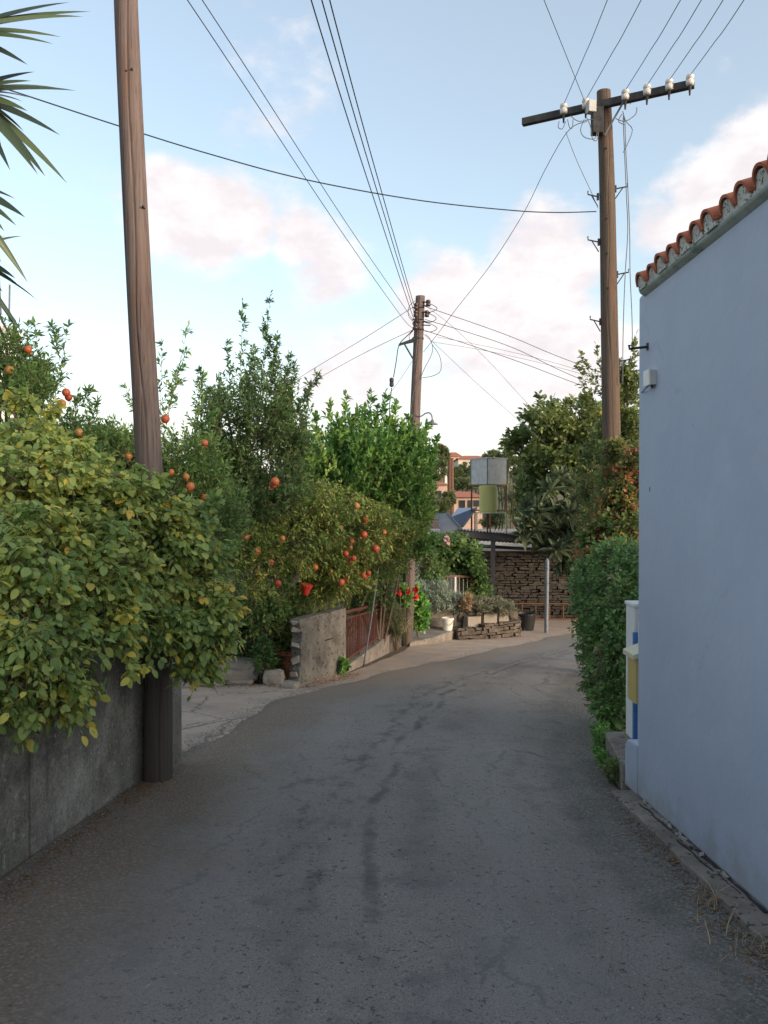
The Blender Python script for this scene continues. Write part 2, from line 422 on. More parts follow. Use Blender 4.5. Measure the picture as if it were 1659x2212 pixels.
LM['creeper'] = leafmat('creeper_leaf', [(0, (.035, .08, .02)), (.38, (.075, .13, .03)), (.55, (.13, .13, .04)), (.7, (.26, .12, .045)), (.85, (.28, .065, .04)), (1, (.13, .02, .02))])
LM['ivy'] = leafmat('ivy_leaf', [(0, (.04, .085, .025)), (.55, (.085, .16, .045)), (.88, (.14, .21, .06)), (1, (.26, .21, .10))])
LM['dry'] = leafmat('dry_leaf', [(0, (.14, .09, .05)), (1, (.34, .26, .17))])
LM['succulent'] = leafmat('bed_shrub_leaf', [(0, (.08, .10, .06)), (.5, (.15, .16, .10)), (1, (.28, .24, .20))])
LM['yucca'] = leafmat('yucca_blade', [(0, (.012, .020, .018)), (.6, (.026, .042, .026)), (1, (.065, .085, .03))], .4, .08)
LM['grass'] = leafmat('weed_leaf', [(0, (.05, .11, .02)), (.6, (.10, .18, .04)), (1, (.26, .24, .10))])
LM['far'] = leafmat('far_leaf', [(0, (.04, .06, .025)), (.6, (.08, .10, .04)), (1, (.14, .15, .06))])

# ------------------------------------------------------------------ leaves by the thousand
SHAPES = {
    'diamond': ([(0, 0, 0), (-.5, .42, .10), (0, 1, -.06), (.5, .42, .10)], [(0, 2, 1), (0, 3, 2)]),
    'lance': ([(0, 0, 0), (-.5, .35, .10), (-.32, .72, .05), (0, 1, -.10), (.32, .72, .05), (.5, .35, .10), (0, .5, -.03)],
              [(0, 6, 1), (1, 6, 2), (2, 6, 3), (3, 6, 4), (4, 6, 5), (5, 6, 0)]),
    'oval': ([(0, 0, 0), (-.38, .2, .07), (-.5, .52, .04), (-.34, .82, -.06), (0, 1, -.2), (.34, .82, -.06), (.5, .52, .04), (.38, .2, .07), (0, .3, -.03), (0, .66, -.07)],
             [(0, 8, 1), (1, 8, 9, 2), (2, 9, 3), (3, 9, 4), (4, 9, 5), (5, 9, 6), (6, 9, 8, 7), (7, 8, 0)]),
}
def nrm(a): return a / np.maximum(np.linalg.norm(a, axis=1, keepdims=True), 1e-9)

def raw_mesh(name, V, loops, counts, mat, parent, attr=None, origin=None):
    base = wloc(parent) if parent else Vector((0, 0, 0))
    o0 = Vector(origin) if origin is not None else base
    me = bpy.data.meshes.new(name)
    me.vertices.add(len(V)); me.vertices.foreach_set('co', (V - np.array(o0)).astype(np.float32).ravel())
    me.loops.add(len(loops)); me.loops.foreach_set('vertex_index', loops.astype(np.int32))
    me.polygons.add(len(counts))
    st = np.concatenate([[0], np.cumsum(counts)[:-1]]).astype(np.int32)
    me.polygons.foreach_set('loop_start', st)
    if attr is not None:
        a = me.attributes.new('rnd', 'FLOAT', 'POINT'); a.data.foreach_set('value', attr.astype(np.float32))
    me.update(calc_edges=True); me.validate()
    me.materials.append(mat)
    ob = bpy.data.objects.new(name, me); COL.objects.link(ob)
    ob.location = o0 - base
    if parent: ob.parent = parent
    return ob

def leaf_mesh(name, mat, parent, L, shape='diamond', origin=None):
    """L: pos, dir, normal, len, width, rnd"""
    pos, d, n, ln, wd, rnd = L
    tv, tf = SHAPES[shape]; tv = np.array(tv)
    d = nrm(d); x = nrm(np.cross(d, n)); n = np.cross(x, d)
    V = (pos[:, None, :] + tv[None, :, 0, None] * (x * wd[:, None])[:, None, :]
         + tv[None, :, 1, None] * (d * ln[:, None])[:, None, :]
         + tv[None, :, 2, None] * (n * ln[:, None])[:, None, :])
    k = len(tv); N = len(pos)
    fl = np.array([i for f in tf for i in f]); fc = np.array([len(f) for f in tf])
    loops = (np.arange(N)[:, None] * k + fl[None, :]).ravel()
    return raw_mesh(name, V.reshape(-1, 3), loops, np.tile(fc, N), mat, parent, np.repeat(np.clip(rnd, 0, 1), k), origin)

def B(u, v, y, ru, rv, ry): return (P(u, v, y), Vector((ru / F * y, ry, rv / F * y)))

def sprays(rng, blobs, n, L, clumps=14, up=.5, rad=.30, out=1.0, jit=.5, inner=.35):
    """starts, directions, lengths, tone of n shoots spread over clumps in the blobs"""
    w = np.array([max(b[1].x * b[1].z, 1e-4) ** .8 * 1.0 for b in blobs]); w /= w.sum()
    S, D, T = [], [], []
    for (c, r), ww in zip(blobs, w):
        m = max(3, int(n * ww)); c = np.array(c); r = np.array(r)
        k = max(3, int(clumps * (ww * len(blobs)) ** .5))
        q = nrm(rng.normal(size=(k, 3))) * rng.uniform(inner, 1.0, (k, 1)) ** .6
        tone = rng.uniform(0, 1, k)
        i = rng.integers(0, k, m)
        o = q[i] + rng.normal(size=(m, 3)) * rad
        ln = np.linalg.norm(o, axis=1, keepdims=True); o = o / np.maximum(ln, 1.0) * np.minimum(1, 1.05 - .1 * rng.random((m, 1)))
        S.append(c + o * r)
        D.append(nrm(o * out * np.array([1, 1, .8]) + np.array([0, 0, up]) + rng.normal(size=(m, 3)) * jit))
        T.append(tone[i])
    S, D, T = map(np.concatenate, (S, D, T))
    Ln = rng.uniform(L[0], L[1], len(S))
    return S - D * (Ln * .6)[:, None], D, Ln, T

def leaves_on(rng, sh, n, ll, lw, ang=.9, sag=0., hang=0., flat=.5, t0=.12, opp=False):
    S, D, Ln, T = sh
    up = np.array([0, 0, 1.]) + rng.normal(size=D.shape) * .05
    r = nrm(np.cross(D, up)); q = np.cross(r, D)
    ph = rng.uniform(0, 6.28, len(S))
    out = [[] for _ in range(6)]
    for k in range(n):
        tt = t0 + (1 - t0) * (k + rng.random(len(S))) / n
        a = ph + (k * 2.4 if not opp else (k % 2) * PI)
        rd = r * np.cos(a)[:, None] + q * np.sin(a)[:, None]
        if opp: rd = r * np.cos((k % 2) * PI) + q * .15
        pos = S + D * (Ln * tt)[:, None]; pos[:, 2] -= sag * Ln * tt ** 2
        last = (k == n - 1)
        cs = math.cos(ang if not last else .2); sn = math.sin(ang if not last else .2)
        d = D * cs + rd * sn + rng.normal(size=D.shape) * .22; d[:, 2] -= hang + sag * .8 * tt
        nn = np.array([0, 0, 1.]) * flat + q * .3 + rng.normal(size=D.shape) * .38
        out[0].append(pos); out[1].append(d); out[2].append(nn)
        s = rng.uniform(.5, 1.2, len(S))
        out[3].append(ll * s); out[4].append(lw * s * rng.uniform(.8, 1.15, len(S)))
        out[5].append(T * .45 + rng.random(len(S)) * .55)
    return [np.concatenate(o) for o in out]

def stems(name, mat, parent, sh, r0=.004, r1=.0015, sag=0.):
    S, D, Ln, T = sh
    r = nrm(np.cross(D, np.array([0.1, .2, 1.]))); q = np.cross(r, D)
    ts = (0, .5, 1.) if sag else (0, 1.)
    V = []
    for tt in ts:
        p = S + D * (Ln * tt)[:, None]; p[:, 2] -= sag * Ln * tt * tt
        rr = r0 + (r1 - r0) * tt
        for a in (0, 2.094, 4.189): V.append(p + (r * math.cos(a) + q * math.sin(a)) * rr)
    k = len(V); V = np.stack(V, 1).reshape(-1, 3)
    fl = []
    for j in range(len(ts) - 1):
        for a in range(3):
            b_ = (a + 1) % 3; fl += [3 * j + a, 3 * j + b_, 3 * j + 3 + b_, 3 * j + 3 + a]
    N = len(S)
    loops = (np.arange(N)[:, None] * k + np.array(fl)[None, :]).ravel()
    return raw_mesh(name, V, loops, np.full(N * len(fl) // 4, 4), mat, parent)

def limbs(mb, base, blobs, r0, rng, fork=.45, top=None):
    base = Vector(base)
    for i, (c, r) in enumerate(blobs):
        a = base + Vector((rng.normal() * r0 * .5, rng.normal() * r0 * .5, 0))
        e = c + Vector((0, 0, r.z * .4))
        m = a.lerp(e, fork) + Vector((rng.normal() * .12, rng.normal() * .12, .1))
        rr = r0 if i == 0 else r0 * .62
        pts = catmull([a, m, e], 8)
        mb.tube(pts, [rr * (1 - .8 * k / 8) for k in range(9)], 7)
        for _ in range(3):
            s = pts[random.randint(4, 7)]
            e2 = c + Vector((rng.uniform(-1, 1) * r.x, rng.uniform(-1, 1) * r.y, rng.uniform(-.3, .9) * r.z)) * .8
            mid = s.lerp(e2, .5) + Vector((rng.normal() * .06, rng.normal() * .06, .04))
            mb.tube(catmull([s, mid, e2], 5), [rr * .3 * (1 - .75 * k / 5) for k in range(6)], 5)

def shoots_to(rng, specs, y, n=26):
    """explicit long shoots: (u0,v0,u1,v1[,dy])"""
    S, D, Ln, T = [], [], [], []
    for sp in specs:
        a = P(sp[0], sp[1], y); b_ = P(sp[2], sp[3], y + (sp[4] if len(sp) > 4 else 0))
        d = b_ - a
        S.append(a); D.append(d.normalized()); Ln.append(d.length); T.append(rng.random())
    return np.array([list(s) for s in S]), np.array([list(s) for s in D]), np.array(Ln), np.array(T)

def cat_leaves(*Ls): return [np.concatenate(x) for x in zip(*Ls)]
def cat_sh(*Ss): return [np.concatenate(x) for x in zip(*Ss)]

def sub_shoots(rng, sh, n, L, ang=.7):
    """side twigs along long shoots, shorter towards the tip"""
    S, D, Ln, T = sh
    o = [[], [], [], []]
    r = nrm(np.cross(D, np.array([.2, .9, .1]))); q = np.cross(r, D)
    for k in range(n):
        tt = .1 + .85 * (k + rng.random(len(S))) / n
        a = rng.uniform(0, 6.28, len(S))
        d = D * math.cos(ang) + (r * np.cos(a)[:, None] + q * np.sin(a)[:, None]) * math.sin(ang)
        o[0].append(S + D * (Ln * tt)[:, None]); o[1].append(nrm(d)); o[2].append(L * (1.1 - tt) * rng.uniform(.5, 1.2, len(S))); o[3].append(T)
    return [np.concatenate(x) for x in o]

# pomegranate fruit: round body with a flared calyx
def fruit_mesh():
    mb = MB()
    prof = [(.002, -.5), (.2, -.48), (.38, -.35), (.49, -.12), (.5, .08), (.43, .28), (.27, .42), (.13, .48), (.08, .50)]
    mb.lathe((0, 0, 0), prof, 14)
    return mb
fm = fruit_mesh()
FRUIT = bpy.data.meshes.new('fruit')
FRUIT.from_pydata([tuple(v) for v in fm.v], [], fm.f); FRUIT.materials.append(M['fruit'])
FRUIT.polygons.foreach_set('use_smooth', [True] * len(FRUIT.polygons))
cm = MB(); cm.lathe((0, 0, 0), [(.10, .46), (.11, .54), (.15, .62), (.20, .70), (.12, .66), (.03, .56)], 7)
CALYX = bpy.data.meshes.new('calyx')
CALYX.from_pydata([tuple(v) for v in cm.v], [], cm.f); CALYX.materials.append(M['fruit'])
def fruits(parent, spots, y, size):
    for (u, v) in spots:
        o = bpy.data.objects.new('fruit', FRUIT); COL.objects.link(o); o.parent = parent
        yy = y + random.uniform(-.05, .22)
        o.location = P(u, v, yy) - wloc(parent)
        s = size * random.uniform(.58, .94); o.scale = (s, s, s)
        o.rotation_euler = (PI + random.uniform(-.8, .8), random.uniform(-.8, .8), random.uniform(0, 6))
        c_ = bpy.data.objects.new('calyx', CALYX); COL.objects.link(c_); c_.parent = o

def flower_head(parent, p, r, mat, name='blossom', n=26, seed=1):
    rng = np.random.default_rng(seed)
    d = nrm(rng.normal(size=(n, 3))); pos = np.array(p) + d * r * .35
    L = [pos, d + rng.normal(size=d.shape) * .3, nrm(rng.normal(size=d.shape)), np.full(n, r * .8), np.full(n, r * .8), rng.random(n)]
    return leaf_mesh(name, mat, parent, L, 'oval')

# ------------------------------------------------------------------ setting
def jitter_line(pts, step, amp, seed):
    rng = random.Random(seed); out = []
    for a, b_ in zip(pts[:-1], pts[1:]):
        a, b_ = Vector(a), Vector(b_); n = max(1, int((b_ - a).length / step))
        for i in range(n):
            p = a.lerp(b_, i / n)
            out.append(p + (Vector((rng.uniform(-amp, amp), rng.uniform(-amp, amp))) if i else Vector((0, 0))))
    out.append(Vector(pts[-1]))
    return out

xs = sorted(set([-500, -300, -180, -110, -70, -45] + list(range(-30, 31, 3)) + [45, 70, 110, 180, 300, 500]))
ys = sorted(set([-120, -60, -30, -15, 0, 13, 26] + list(range(28, 100, 4)) + list(range(100, 260, 10)) + [300, 400, 550, 750]))
gv = [(x, y, H(x, y)) for y in ys for x in xs]
nx = len(xs)
gf = [(j * nx + i, j * nx + i + 1, (j + 1) * nx + i + 1, (j + 1) * nx + i) for j in range(len(ys) - 1) for i in range(nx - 1)]
g = mesh_obj('ground', gv, gf, M['soil'], None, (0, 0, 0), True)
g.data.materials.append(M['hill'])
for p in g.data.polygons:
    if p.center.y > 30: p.material_index = 1
tag(g, kind='structure')

def sheet(name, pts, off, mat):
    o = mesh_obj(name, [gp(p[0], p[1], off) for p in pts], [tuple(range(len(pts)))], mat, None, (0, 0, 0))
    return tag(o, kind='structure')

# pale dirt verge along the far left side and the open ground at the bend
vl = [(-4.5, 10.6), (-1.25, 10.95), (-.5, 12.2), (.4, 15.4), (.7, 17.2), (2.0, 19.0), (3.2, 20.2), (4.2, 25.6), (18, 25.6), (18, 21.5), (12, 21.4)]
vr = [(7, 20), (3.8, 17.0), (1.8, 13.6), (0.2, 11.2), (-1.0, 9.0), (-4.5, 8.8)]
sheet('verge', jitter_line(vl + vr + [vl[0]], .4, .05, 3)[:-1], .004, M['verge'])
dr = [(-7, 5.6), (-2.1, 6.4), (-1.62, 6.75), (-1.5, 7.6), (-1.3, 8.6), (-.95, 9.9), (-1.15, 10.5), (-1.6, 10.75), (-2.6, 10.7), (-7, 10.6)]
sheet('driveway', jitter_line(dr + [dr[0]], .05, .012, 5)[:-1], .008, M['concrete_drive'])

EL = [(-1.86, -8), (-1.95, 3), (-1.85, 5.5), (-1.72, 6.6), (-1.55, 7.8), (-1.02, 10.1), (.6, 12.96), (2.5, 16), (4.6, 19.3), (8, 21.5), (14, 22.5)]
ER = [(1.64, -8), (1.64, 3), (1.66, 5.4), (1.80, 6.5), (2.1, 7.6), (2.45, 9.6), (3.0, 11.4), (4.0, 13.6), (5.8, 15.5), (9, 17.3), (14, 18.2)]
NL = 260; NA = 24
cl = catmull([(*p, 0) for p in EL], NL); cr = catmull([(*p, 0) for p in ER], NL)
rv, rf, ruv = [], [], []
tl = 0; rj = random.Random(4)
for i, (a, b_) in enumerate(zip(cl, cr)):
    if i: tl += ((a + b_) * .5 - (cl[i - 1] + cr[i - 1]) * .5).length
    jl = (.05 * math.sin(tl * 2.1) + .03 * math.sin(tl * 5.3 + 1) + rj.uniform(-.012, .012)) if a.y > 6.6 else 0
    for k in range(NA + 1):
        s = k / NA; q = a.lerp(b_, s)
        if k == 0: q.x += jl; q.y -= jl
        rv.append(gp(q.x, q.y, .012 + .03 * math.sin(PI * s) ** .7 * (1 if s < .9 else 1))); ruv.append((s, tl))
for i in range(NL):
    for k in range(NA):
        a = i * (NA + 1) + k
        rf.append((a, a + 1, a + NA + 2, a + NA + 1))
road = mesh_obj('road', rv, rf, M['asphalt'], None, (0, 0, 0), True)
uvl = road.data.uv_layers.new(name='UVMap')
for lp in road.data.loops: uvl.data[lp.index].uv = ruv[lp.vertex_index]
tag(road, kind='structure')

# gravel and dry litter, loose on the edges
def scatter(name, label, cat, spots, size, mat, flat=.6, seed=2):
    rng = np.random.default_rng(seed); n = len(spots)
    tv = np.array([(1, 0, 0), (0, 1, 0), (-1, 0, 0), (0, -1, 0), (0, 0, 1), (0, 0, -1)], float)
    tf = [(0, 1, 4), (1, 2, 4), (2, 3, 4), (3, 0, 4), (1, 0, 5), (2, 1, 5), (3, 2, 5), (0, 3, 5)]
    sz = rng.uniform(size[0], size[1], n) * rng.uniform(.5, 1, n)
    an = rng.uniform(0, 6.28, n); c, s = np.cos(an), np.sin(an)
    sc = rng.uniform(.5, 1.3, (n, 6, 1))
    q = tv[None] * sc * sz[:, None, None]
    x = q[..., 0] * c[:, None] - q[..., 1] * s[:, None]; y = q[..., 0] * s[:, None] + q[..., 1] * c[:, None]
    V = np.stack([x, y, q[..., 2] * flat], -1) + np.array([list(p) for p in spots])[:, None, :]
    V[..., 2] += (sz * flat * .45)[:, None]
    loops = (np.arange(n)[:, None] * 6 + np.array([i for f in tf for i in f])[None]).ravel()
    o = raw_mesh(name, V.reshape(-1, 3), loops, np.full(n * 8, 3), mat, None, origin=(0, 0, 0))
    return tag(o, label, cat, kind='stuff')
rg = random.Random(11)
sp = []
for _ in range(5200):
    y = rg.uniform(1.2, 6.3); e = abs(rg.gauss(0, .33)); x = -1.93 + .03 * (y - 4) + e
    sp.append(gp(x, y, .02))
for _ in range(3600):
    y = rg.uniform(1.2, 6.2); e = abs(rg.gauss(0, .22)); sp.append(gp(1.60 - e, y, .02))
for _ in range(900):
    y = rg.uniform(1.2, 9); sp.append(gp(rg.uniform(-1.6, 1.5), y, .035))
for _ in range(1500):
    i = rg.randint(120, 250); a = cl[i]; e = rg.gauss(0, .35); sp.append(gp(a.x - abs(e), a.y + e * .5, .008))
for _ in range(1500):
    i = rg.randint(0, NL); a = cl[i]
    if 6.5 < a.y < 10.6: sp += [gp(a.x + rg.gauss(-.02, .09), a.y + rg.gauss(0, .12), .016) for _ in range(6)]
scatter('gravel', 'loose grey gravel along both edges of the road', 'gravel', sp, (.002, .011), M['gravel'])
sp = []
for _ in range(1100):
    y = rg.uniform(2, 6.1); sp.append(gp(-1.88 + .035 * (y - 4) + abs(rg.gauss(0, .16)), y, .02))
for _ in range(420): sp.append(gp(-1.66 + rg.gauss(0, .16), 5.75 + rg.gauss(0, .16), .02))
for _ in range(500): y = rg.uniform(1.5, 5); sp.append(gp(1.58 - abs(rg.gauss(0, .1)), y, .02))
for _ in range(500): i = rg.random(); sp.append(gp(-1.1 + .7 * i + rg.gauss(0, .08), 10.75 + 1.3 * i + rg.gauss(0, .1) - .1, .008))
for _ in range(350): sp.append(gp(rg.uniform(-2.6, -1.3), 10.75 + rg.gauss(0, .1), .015))
scatter('leaf_litter', 'dry brown litter gathered at the foot of the walls', 'litter', sp, (.006, .02), M['litter'], .3, 5)

# ------------------------------------------------------------------ white house on the right
XW, YC = 1.72, 5.39
house = thing('house', 'sky tinted white rendered house with terracotta tile eave beside the road', 'house', (XW, YC, H(XW, YC)))
mb = MB()
zb = lambda y: H(0, y) + .055
# wall with a slightly uneven foot: subdivided so plaster can undulate
mb.prism([(XW, -3.5, zb(-3.5)), (XW, YC, zb(YC)), (XW, YC, 3.0), (XW, -3.5, 3.0)], (5.6, 0, 0))
mb.prism([(XW, YC, 3.0), (XW + 5.6, YC, 3.0), (XW + 2.8, YC, 3.9)], (0, -8.85, 0))
mb.build('wall', M['plaster'], house, bevel=.018)
mb = MB()
mb.prism([(XW - .004, YC + .003, zb(YC)), (XW - .004, 5.66, zb(5.66)), (XW - .004, 5.66, -.10), (XW - .004, 5.60, -.055), (XW - .004, YC + .003, -.03)], (.7, 0, 0))
mb.build('plinth', M['plaster'], house, bevel=.012)
mb = MB()
prof = [(XW - .002, 2.968), (1.702, 2.978), (1.684, 2.990), (1.680, 3.0), (1.680, 3.012), (1.9, 3.05), (1.9, 2.98), (XW + .02, 2.968)]
mb.prism([(x, 5.26, z) for x, z in prof], (0, -8.76, 0))
mb.build('eave', M['cove'], house, bevel=.006)
# barrel tiles up the slope
sl = math.radians(17); ax = Vector((math.cos(sl), 0, math.sin(sl))); upn = Vector((-math.sin(sl), 0, math.cos(sl)))
mt = MB(); mm = MB()
ky = 0
yc = 5.17
NS = 12
while yc > -3.4:
    jx = random.uniform(-.012, .012); jz = random.uniform(-.006, .006)
    for course in range(8):
        o = Vector((1.664 + jx, yc, 3.030 + jz)) + ax * (course * .36) + upn * (.018 * (course > 0))
        e = o + ax * .40
        vs = []
        for (pt, R, rr) in ((o, .076, .062), (e, .068, .054)):
            for rad in (R, rr):
                for k in range(NS + 1):
                    a = PI * k / NS
                    vs.append(pt + Vector((0, 1, 0)) * (math.cos(a) * rad) + upn * (math.sin(a) * rad * 1.05))
        n = NS + 1; fs = []
        for k in range(NS):
            fs += [(k, k + 1, 2 * n + k + 1, 2 * n + k), (n + k + 1, n + k, 3 * n + k, 3 * n + k + 1), (k + 1, k, n + k, n + k + 1)]
        fs += [(0, 2 * n, 3 * n, n), (NS, n + NS, 3 * n + NS, 2 * n + NS)]
        mt.add(vs, fs)
    # mortar plug under each barrel and pan between barrels
    o = Vector((1.676 + jx, yc, 3.028 + jz))
    pl = [o + Vector((0, math.cos(PI * k / 10) * .066, 0)) + upn * (math.sin(PI * k / 10) * .060 * random.uniform(.92, 1.0)) for k in range(11)]
    pl += [o + Vector((.0, -.07, -.024)), o + Vector((.0, .07, -.024))]
    mm.prism(pl, ax * .09)
    o2 = Vector((1.682, yc - .09, 3.075))
    pan = [o2 + Vector((0, math.cos(PI + PI * k / 8) * .05, 0)) + upn * (math.sin(PI + PI * k / 8) * .045) for k in range(9)]
    pan += [p - upn * .014 for p in pan[::-1]]
    mt.prism(pan, ax * 2.9)
    mm.prism([o2 + Vector((.004, -.034, -.02)), o2 + Vector((.004, -.034, -.075)), o2 + Vector((.004, .034, -.075)), o2 + Vector((.004, .034, -.02)), o2 + Vector((.004, 0, -.064))], ax * .08)
    yc -= .181
mt.build('roof', M['terracotta'], house, smooth=False)
mm.build('mortar', M['mortar'], house)
# hairline marks on the wall
mb = MB()
c = P(1404, 1057, 5.15); mb.box((XW - .001, 5.15, c.z), (.004, .005, .03))
mb.build('wall_mark', M['dark_steel'], house)
# kerb strip under the wall
ks = thing('kerb', 'cracked grey concrete kerb strip along the foot of the house wall', 'kerb', (1.66, 3, H(0, 3)))
mb = MB(); kr = random.Random(3)
yy = 5.52; prev = None
rows = []
while yy > -3.5:
    j = kr.uniform(-.008, .008)
    rows.append((yy, 1.585 + j, H(0, yy) + .053 + kr.uniform(-.006, .004))); yy -= .11
vs, fs = [], []
for (y, xo, zt) in rows:
    vs += [(xo - .008, y, zt - .2), (xo, y, zt - .008), (xo + .010, y, zt), (1.66 + kr.uniform(-.006, .006), y, zt + .002), (XW + .05, y, zt + .004)]
for i in range(len(rows) - 1):
    for k in range(4): fs.append((i * 5 + k, i * 5 + k + 1, i * 5 + 6 + k, i * 5 + 5 + k))
fs.append((0, 1, 2, 3, 4)); mb.add(vs, fs); mb.build('kerb_top', M['concrete'], ks)
mb = MB()
def crackline(pts, w):
    for a, b_ in zip(pts[:-1], pts[1:]): mb.bar(a, b_, w, .006)
for (y0, y1, xx, w) in ((5.2, 4.35, 1.675, .008), (4.5, 3.75, 1.665, .006), (4.35, 3.55, 1.712, .018)):
    pts = []; n = 12
    for i in range(n + 1):
        y = y0 + (y1 - y0) * i / n
        pts.append((xx + kr.uniform(-.008, .008) + (.02 * (i / n) if w < .01 else 0), y, H(0, y) + .0575))
    crackline(pts, w)
mb.build('crack', M['dark_steel'], ks)
# crumbled plaster pieces at the foot of the wall
mb = MB()
for i in range(14):
    y = kr.uniform(3.7, 5.4); mb.box((XW - .012 + kr.uniform(-.02, .004), y, H(0, y) + .065), (kr.uniform(.012, .03), kr.uniform(.02, .07), kr.uniform(.006, .016)), kr.uniform(-.4, .4), jit=.006)
mb.build('plaster_crumb', M['pale_concrete'], ks)
# box and hook on the wall
mbx = thing('meter_box', 'small grey plastic junction box high on the house wall corner', 'box', (1.685, 5.08, 2.35))
mb = MB(); mb.box((1.702, 5.08, 2.405), (.040, .10, .095)); mb.build('housing', M['box_grey'], mbx, bevel=.006)
mb = MB(); mb.box((1.675, 5.08, 2.406), (.014, .108, .102)); mb.build('cover', M['white_plastic'], mbx, bevel=.004)
mb = MB(); mb.tube([(1.70, 5.06, 2.358), (1.70, 5.06, 2.338)], .008, 8); mb.build('cable_gland', M['dark_steel'], mbx); mb = MB(); mb.tube([(1.695, 5.11, 2.36), (1.69, 5.18, 2.345), (1.714, 5.3, 2.345)], .004, 6)
mb.build('cable', M['dark_steel'], mbx)
mb = MB(); mb.tube([(1.74, 5.2, 2.63), (1.66, 5.2, 2.622), (1.60, 5.2, 2.615), (1.598, 5.2, 2.64)], .009, 8); mb.box((1.717, 5.2, 2.63), (.012, .03, .045))
tag(mb.build('wall_hook', M['dark_steel'], smooth=False), 'rusty iron hook sticking out near the eave corner of the house wall', 'hook')

# porch bits past the corner: step, gate pillar, blue gate, mailbox
mb = MB(); mb.prism([(1.70, 5.68, -.255), (1.80, 6.5, -.255), (2.6, 6.5, -.255), (2.6, 5.68, -.255)], (0, 0, -.45))
tag(mb.build('doorstep', M['concrete'], bevel=.01), 'grey concrete doorstep slab past the rendered house corner', 'step')
gate = thing('gate_pillar', 'white gate pillar behind the yellow mailbox', 'pillar', (2.0, 6.3, -.255))
mb = MB(); mb.box((2.13, 6.32, .27), (.35, .22, 1.05)); mb.build('post', M['white_wall'], gate, bevel=.01)
mb = MB(); mb.box((2.13, 6.32, .81), (.37, .24, .03)); mb.build('capping', M['white_wall'], gate, bevel=.008)
bg = thing('blue_gate', 'bright blue painted gate leaf beside the mailbox', 'gate', (2.0, 6.16, -.255))
mb = MB()
for k in range(5): mb.box((1.99 + k * .125, 6.17, .18), (.115, .03, .86))
mb.build('gate_board', M['blue_paint'], bg, bevel=.004)
mb = MB(); mb.box((2.25, 6.19, .45), (.62, .02, .08)); mb.build('gate_rail', M['blue_paint'], bg); mb = MB(); mb.box((2.25, 6.19, -.1), (.62, .02, .08)); mb.build('gate_rail', M['blue_paint'], bg)
mail = thing('mailbox', 'yellow mailbox with a cream peaked lid beyond the house wall', 'mailbox', (1.92, 6.02, -.06))
mb = MB(); xa, xb = 1.868, 2.10
mb.prism([(xa, 5.9, .115), (xb, 5.9, .115), (xb, 5.9, .46), ((xa + xb) / 2, 5.9, .50), (xa, 5.9, .46)], (0, .2, 0)); mbody = mb.build('body', M['yellow_paint'], mail, bevel=.006)
mb = MB(); xm = (xa + xb) / 2
mb.prism([(xa - .03, 5.86, .452), (xm, 5.86, .505), (xb + .03, 5.86, .452), (xb + .03, 5.86, .49), (xm, 5.86, .548), (xa - .03, 5.86, .49)], (0, .26, 0)); mb.build('lid', M['cream_paint'], mail, bevel=.004)
mb = MB(); mb.box((xm, 5.897, .40), (.15, .006, .022)); mb.build('slot', M['dark_steel'], mbody)
mb = MB(); mb.box((xm, 6.11, .2), (.05, .04, 1.0)); mb.build('support', M['white_wall'], mail)

# ------------------------------------------------------------------ left street wall with pier
wl = thing('street_wall', 'stained grey concrete wall on the left under the yellowing climber', 'wall', (-1.95, 4.5, H(0, 4.5)))
def wallslab(p0, p1, h0, h1, th, name, mat, par, bev=.015):
    mb = MB(); a, b_ = Vector((*p0, 0)), Vector((*p1, 0)); d = (b_ - a).normalized(); nn = Vector((-d.y, d.x, 0)) * th
    z0, z1 = H(*p0) - .25, H(*p1) - .25
    nseg = max(2, int((b_ - a).length / .12)); rr = random.Random(hash(name) % 99 + 3)
    poly = [a + Vector((0, 0, z0)), b_ + Vector((0, 0, z1))]
    poly += [b_.lerp(a, k / nseg) + Vector((0, 0, H(*p1) + h1 + (H(*p0) + h0 - H(*p1) - h1) * k / nseg + rr.uniform(-.006, .006))) for k in range(nseg + 1)]
    mb.prism(poly, nn)
    return mb.build(name, mat, par, bevel=bev)
wallslab((-2.6, -3), (-1.962, 4.395), 1.12, 1.12, .2, 'wall_panel', M['mossy'], wl)
wallslab((-1.960, 4.412), (-1.805, 6.06), 1.12, 1.08, .2, 'wall_panel', M['mossy'], wl)
mb = MB(); mb.box((-1.80, 6.30, H(0, 6.3) + .42), (.29, .36, 1.3), -.06); mb.build('pier', M['concrete'], wl, bevel=.015)

# ------------------------------------------------------------------ timber poles
def pole_mesh(name, mat, parent, path, rad, n=72, rings=70, crack=None, depth=.018, seed=1):
    rng = random.Random(seed)
    pts = catmull(path, rings); mb = MB(); vs = []
    off = 0
    for i, p in enumerate(pts):
        t = i / rings; r = rad[0] + (rad[1] - rad[0]) * t
        ca = (crack + .22 * math.sin(t * 9) + .1 * math.sin(t * 31 + 1)) if crack is not None else 0
        for k in range(n):
            a = 2 * PI * k / n + ca
            rr = r * (1 + .012 * math.sin(3 * a + t * 4) + .008 * math.sin(7 * a - t * 6))
            if crack is not None:
                if k == 0: rr -= depth * (1 - .3 * rng.random())
                if k == int(n * .17) and (int(t * 9) % 3 != 1): rr -= depth * .5
                if k == int(n * .84) and (int(t * 7 + 2) % 3 == 0): rr -= depth * .5
            vs.append(p + Vector((math.cos(a) * rr, math.sin(a) * rr, 0)))
    fs = [(i * n + k, i * n + (k + 1) % n, (i + 1) * n + (k + 1) % n, (i + 1) * n + k) for i in range(rings) for k in range(n)]
    fs.append(tuple(rings * n + k for k in range(n)))
    mb.add(vs, fs)
    o = mb.build(name, mat, parent, smooth=True)
    return o

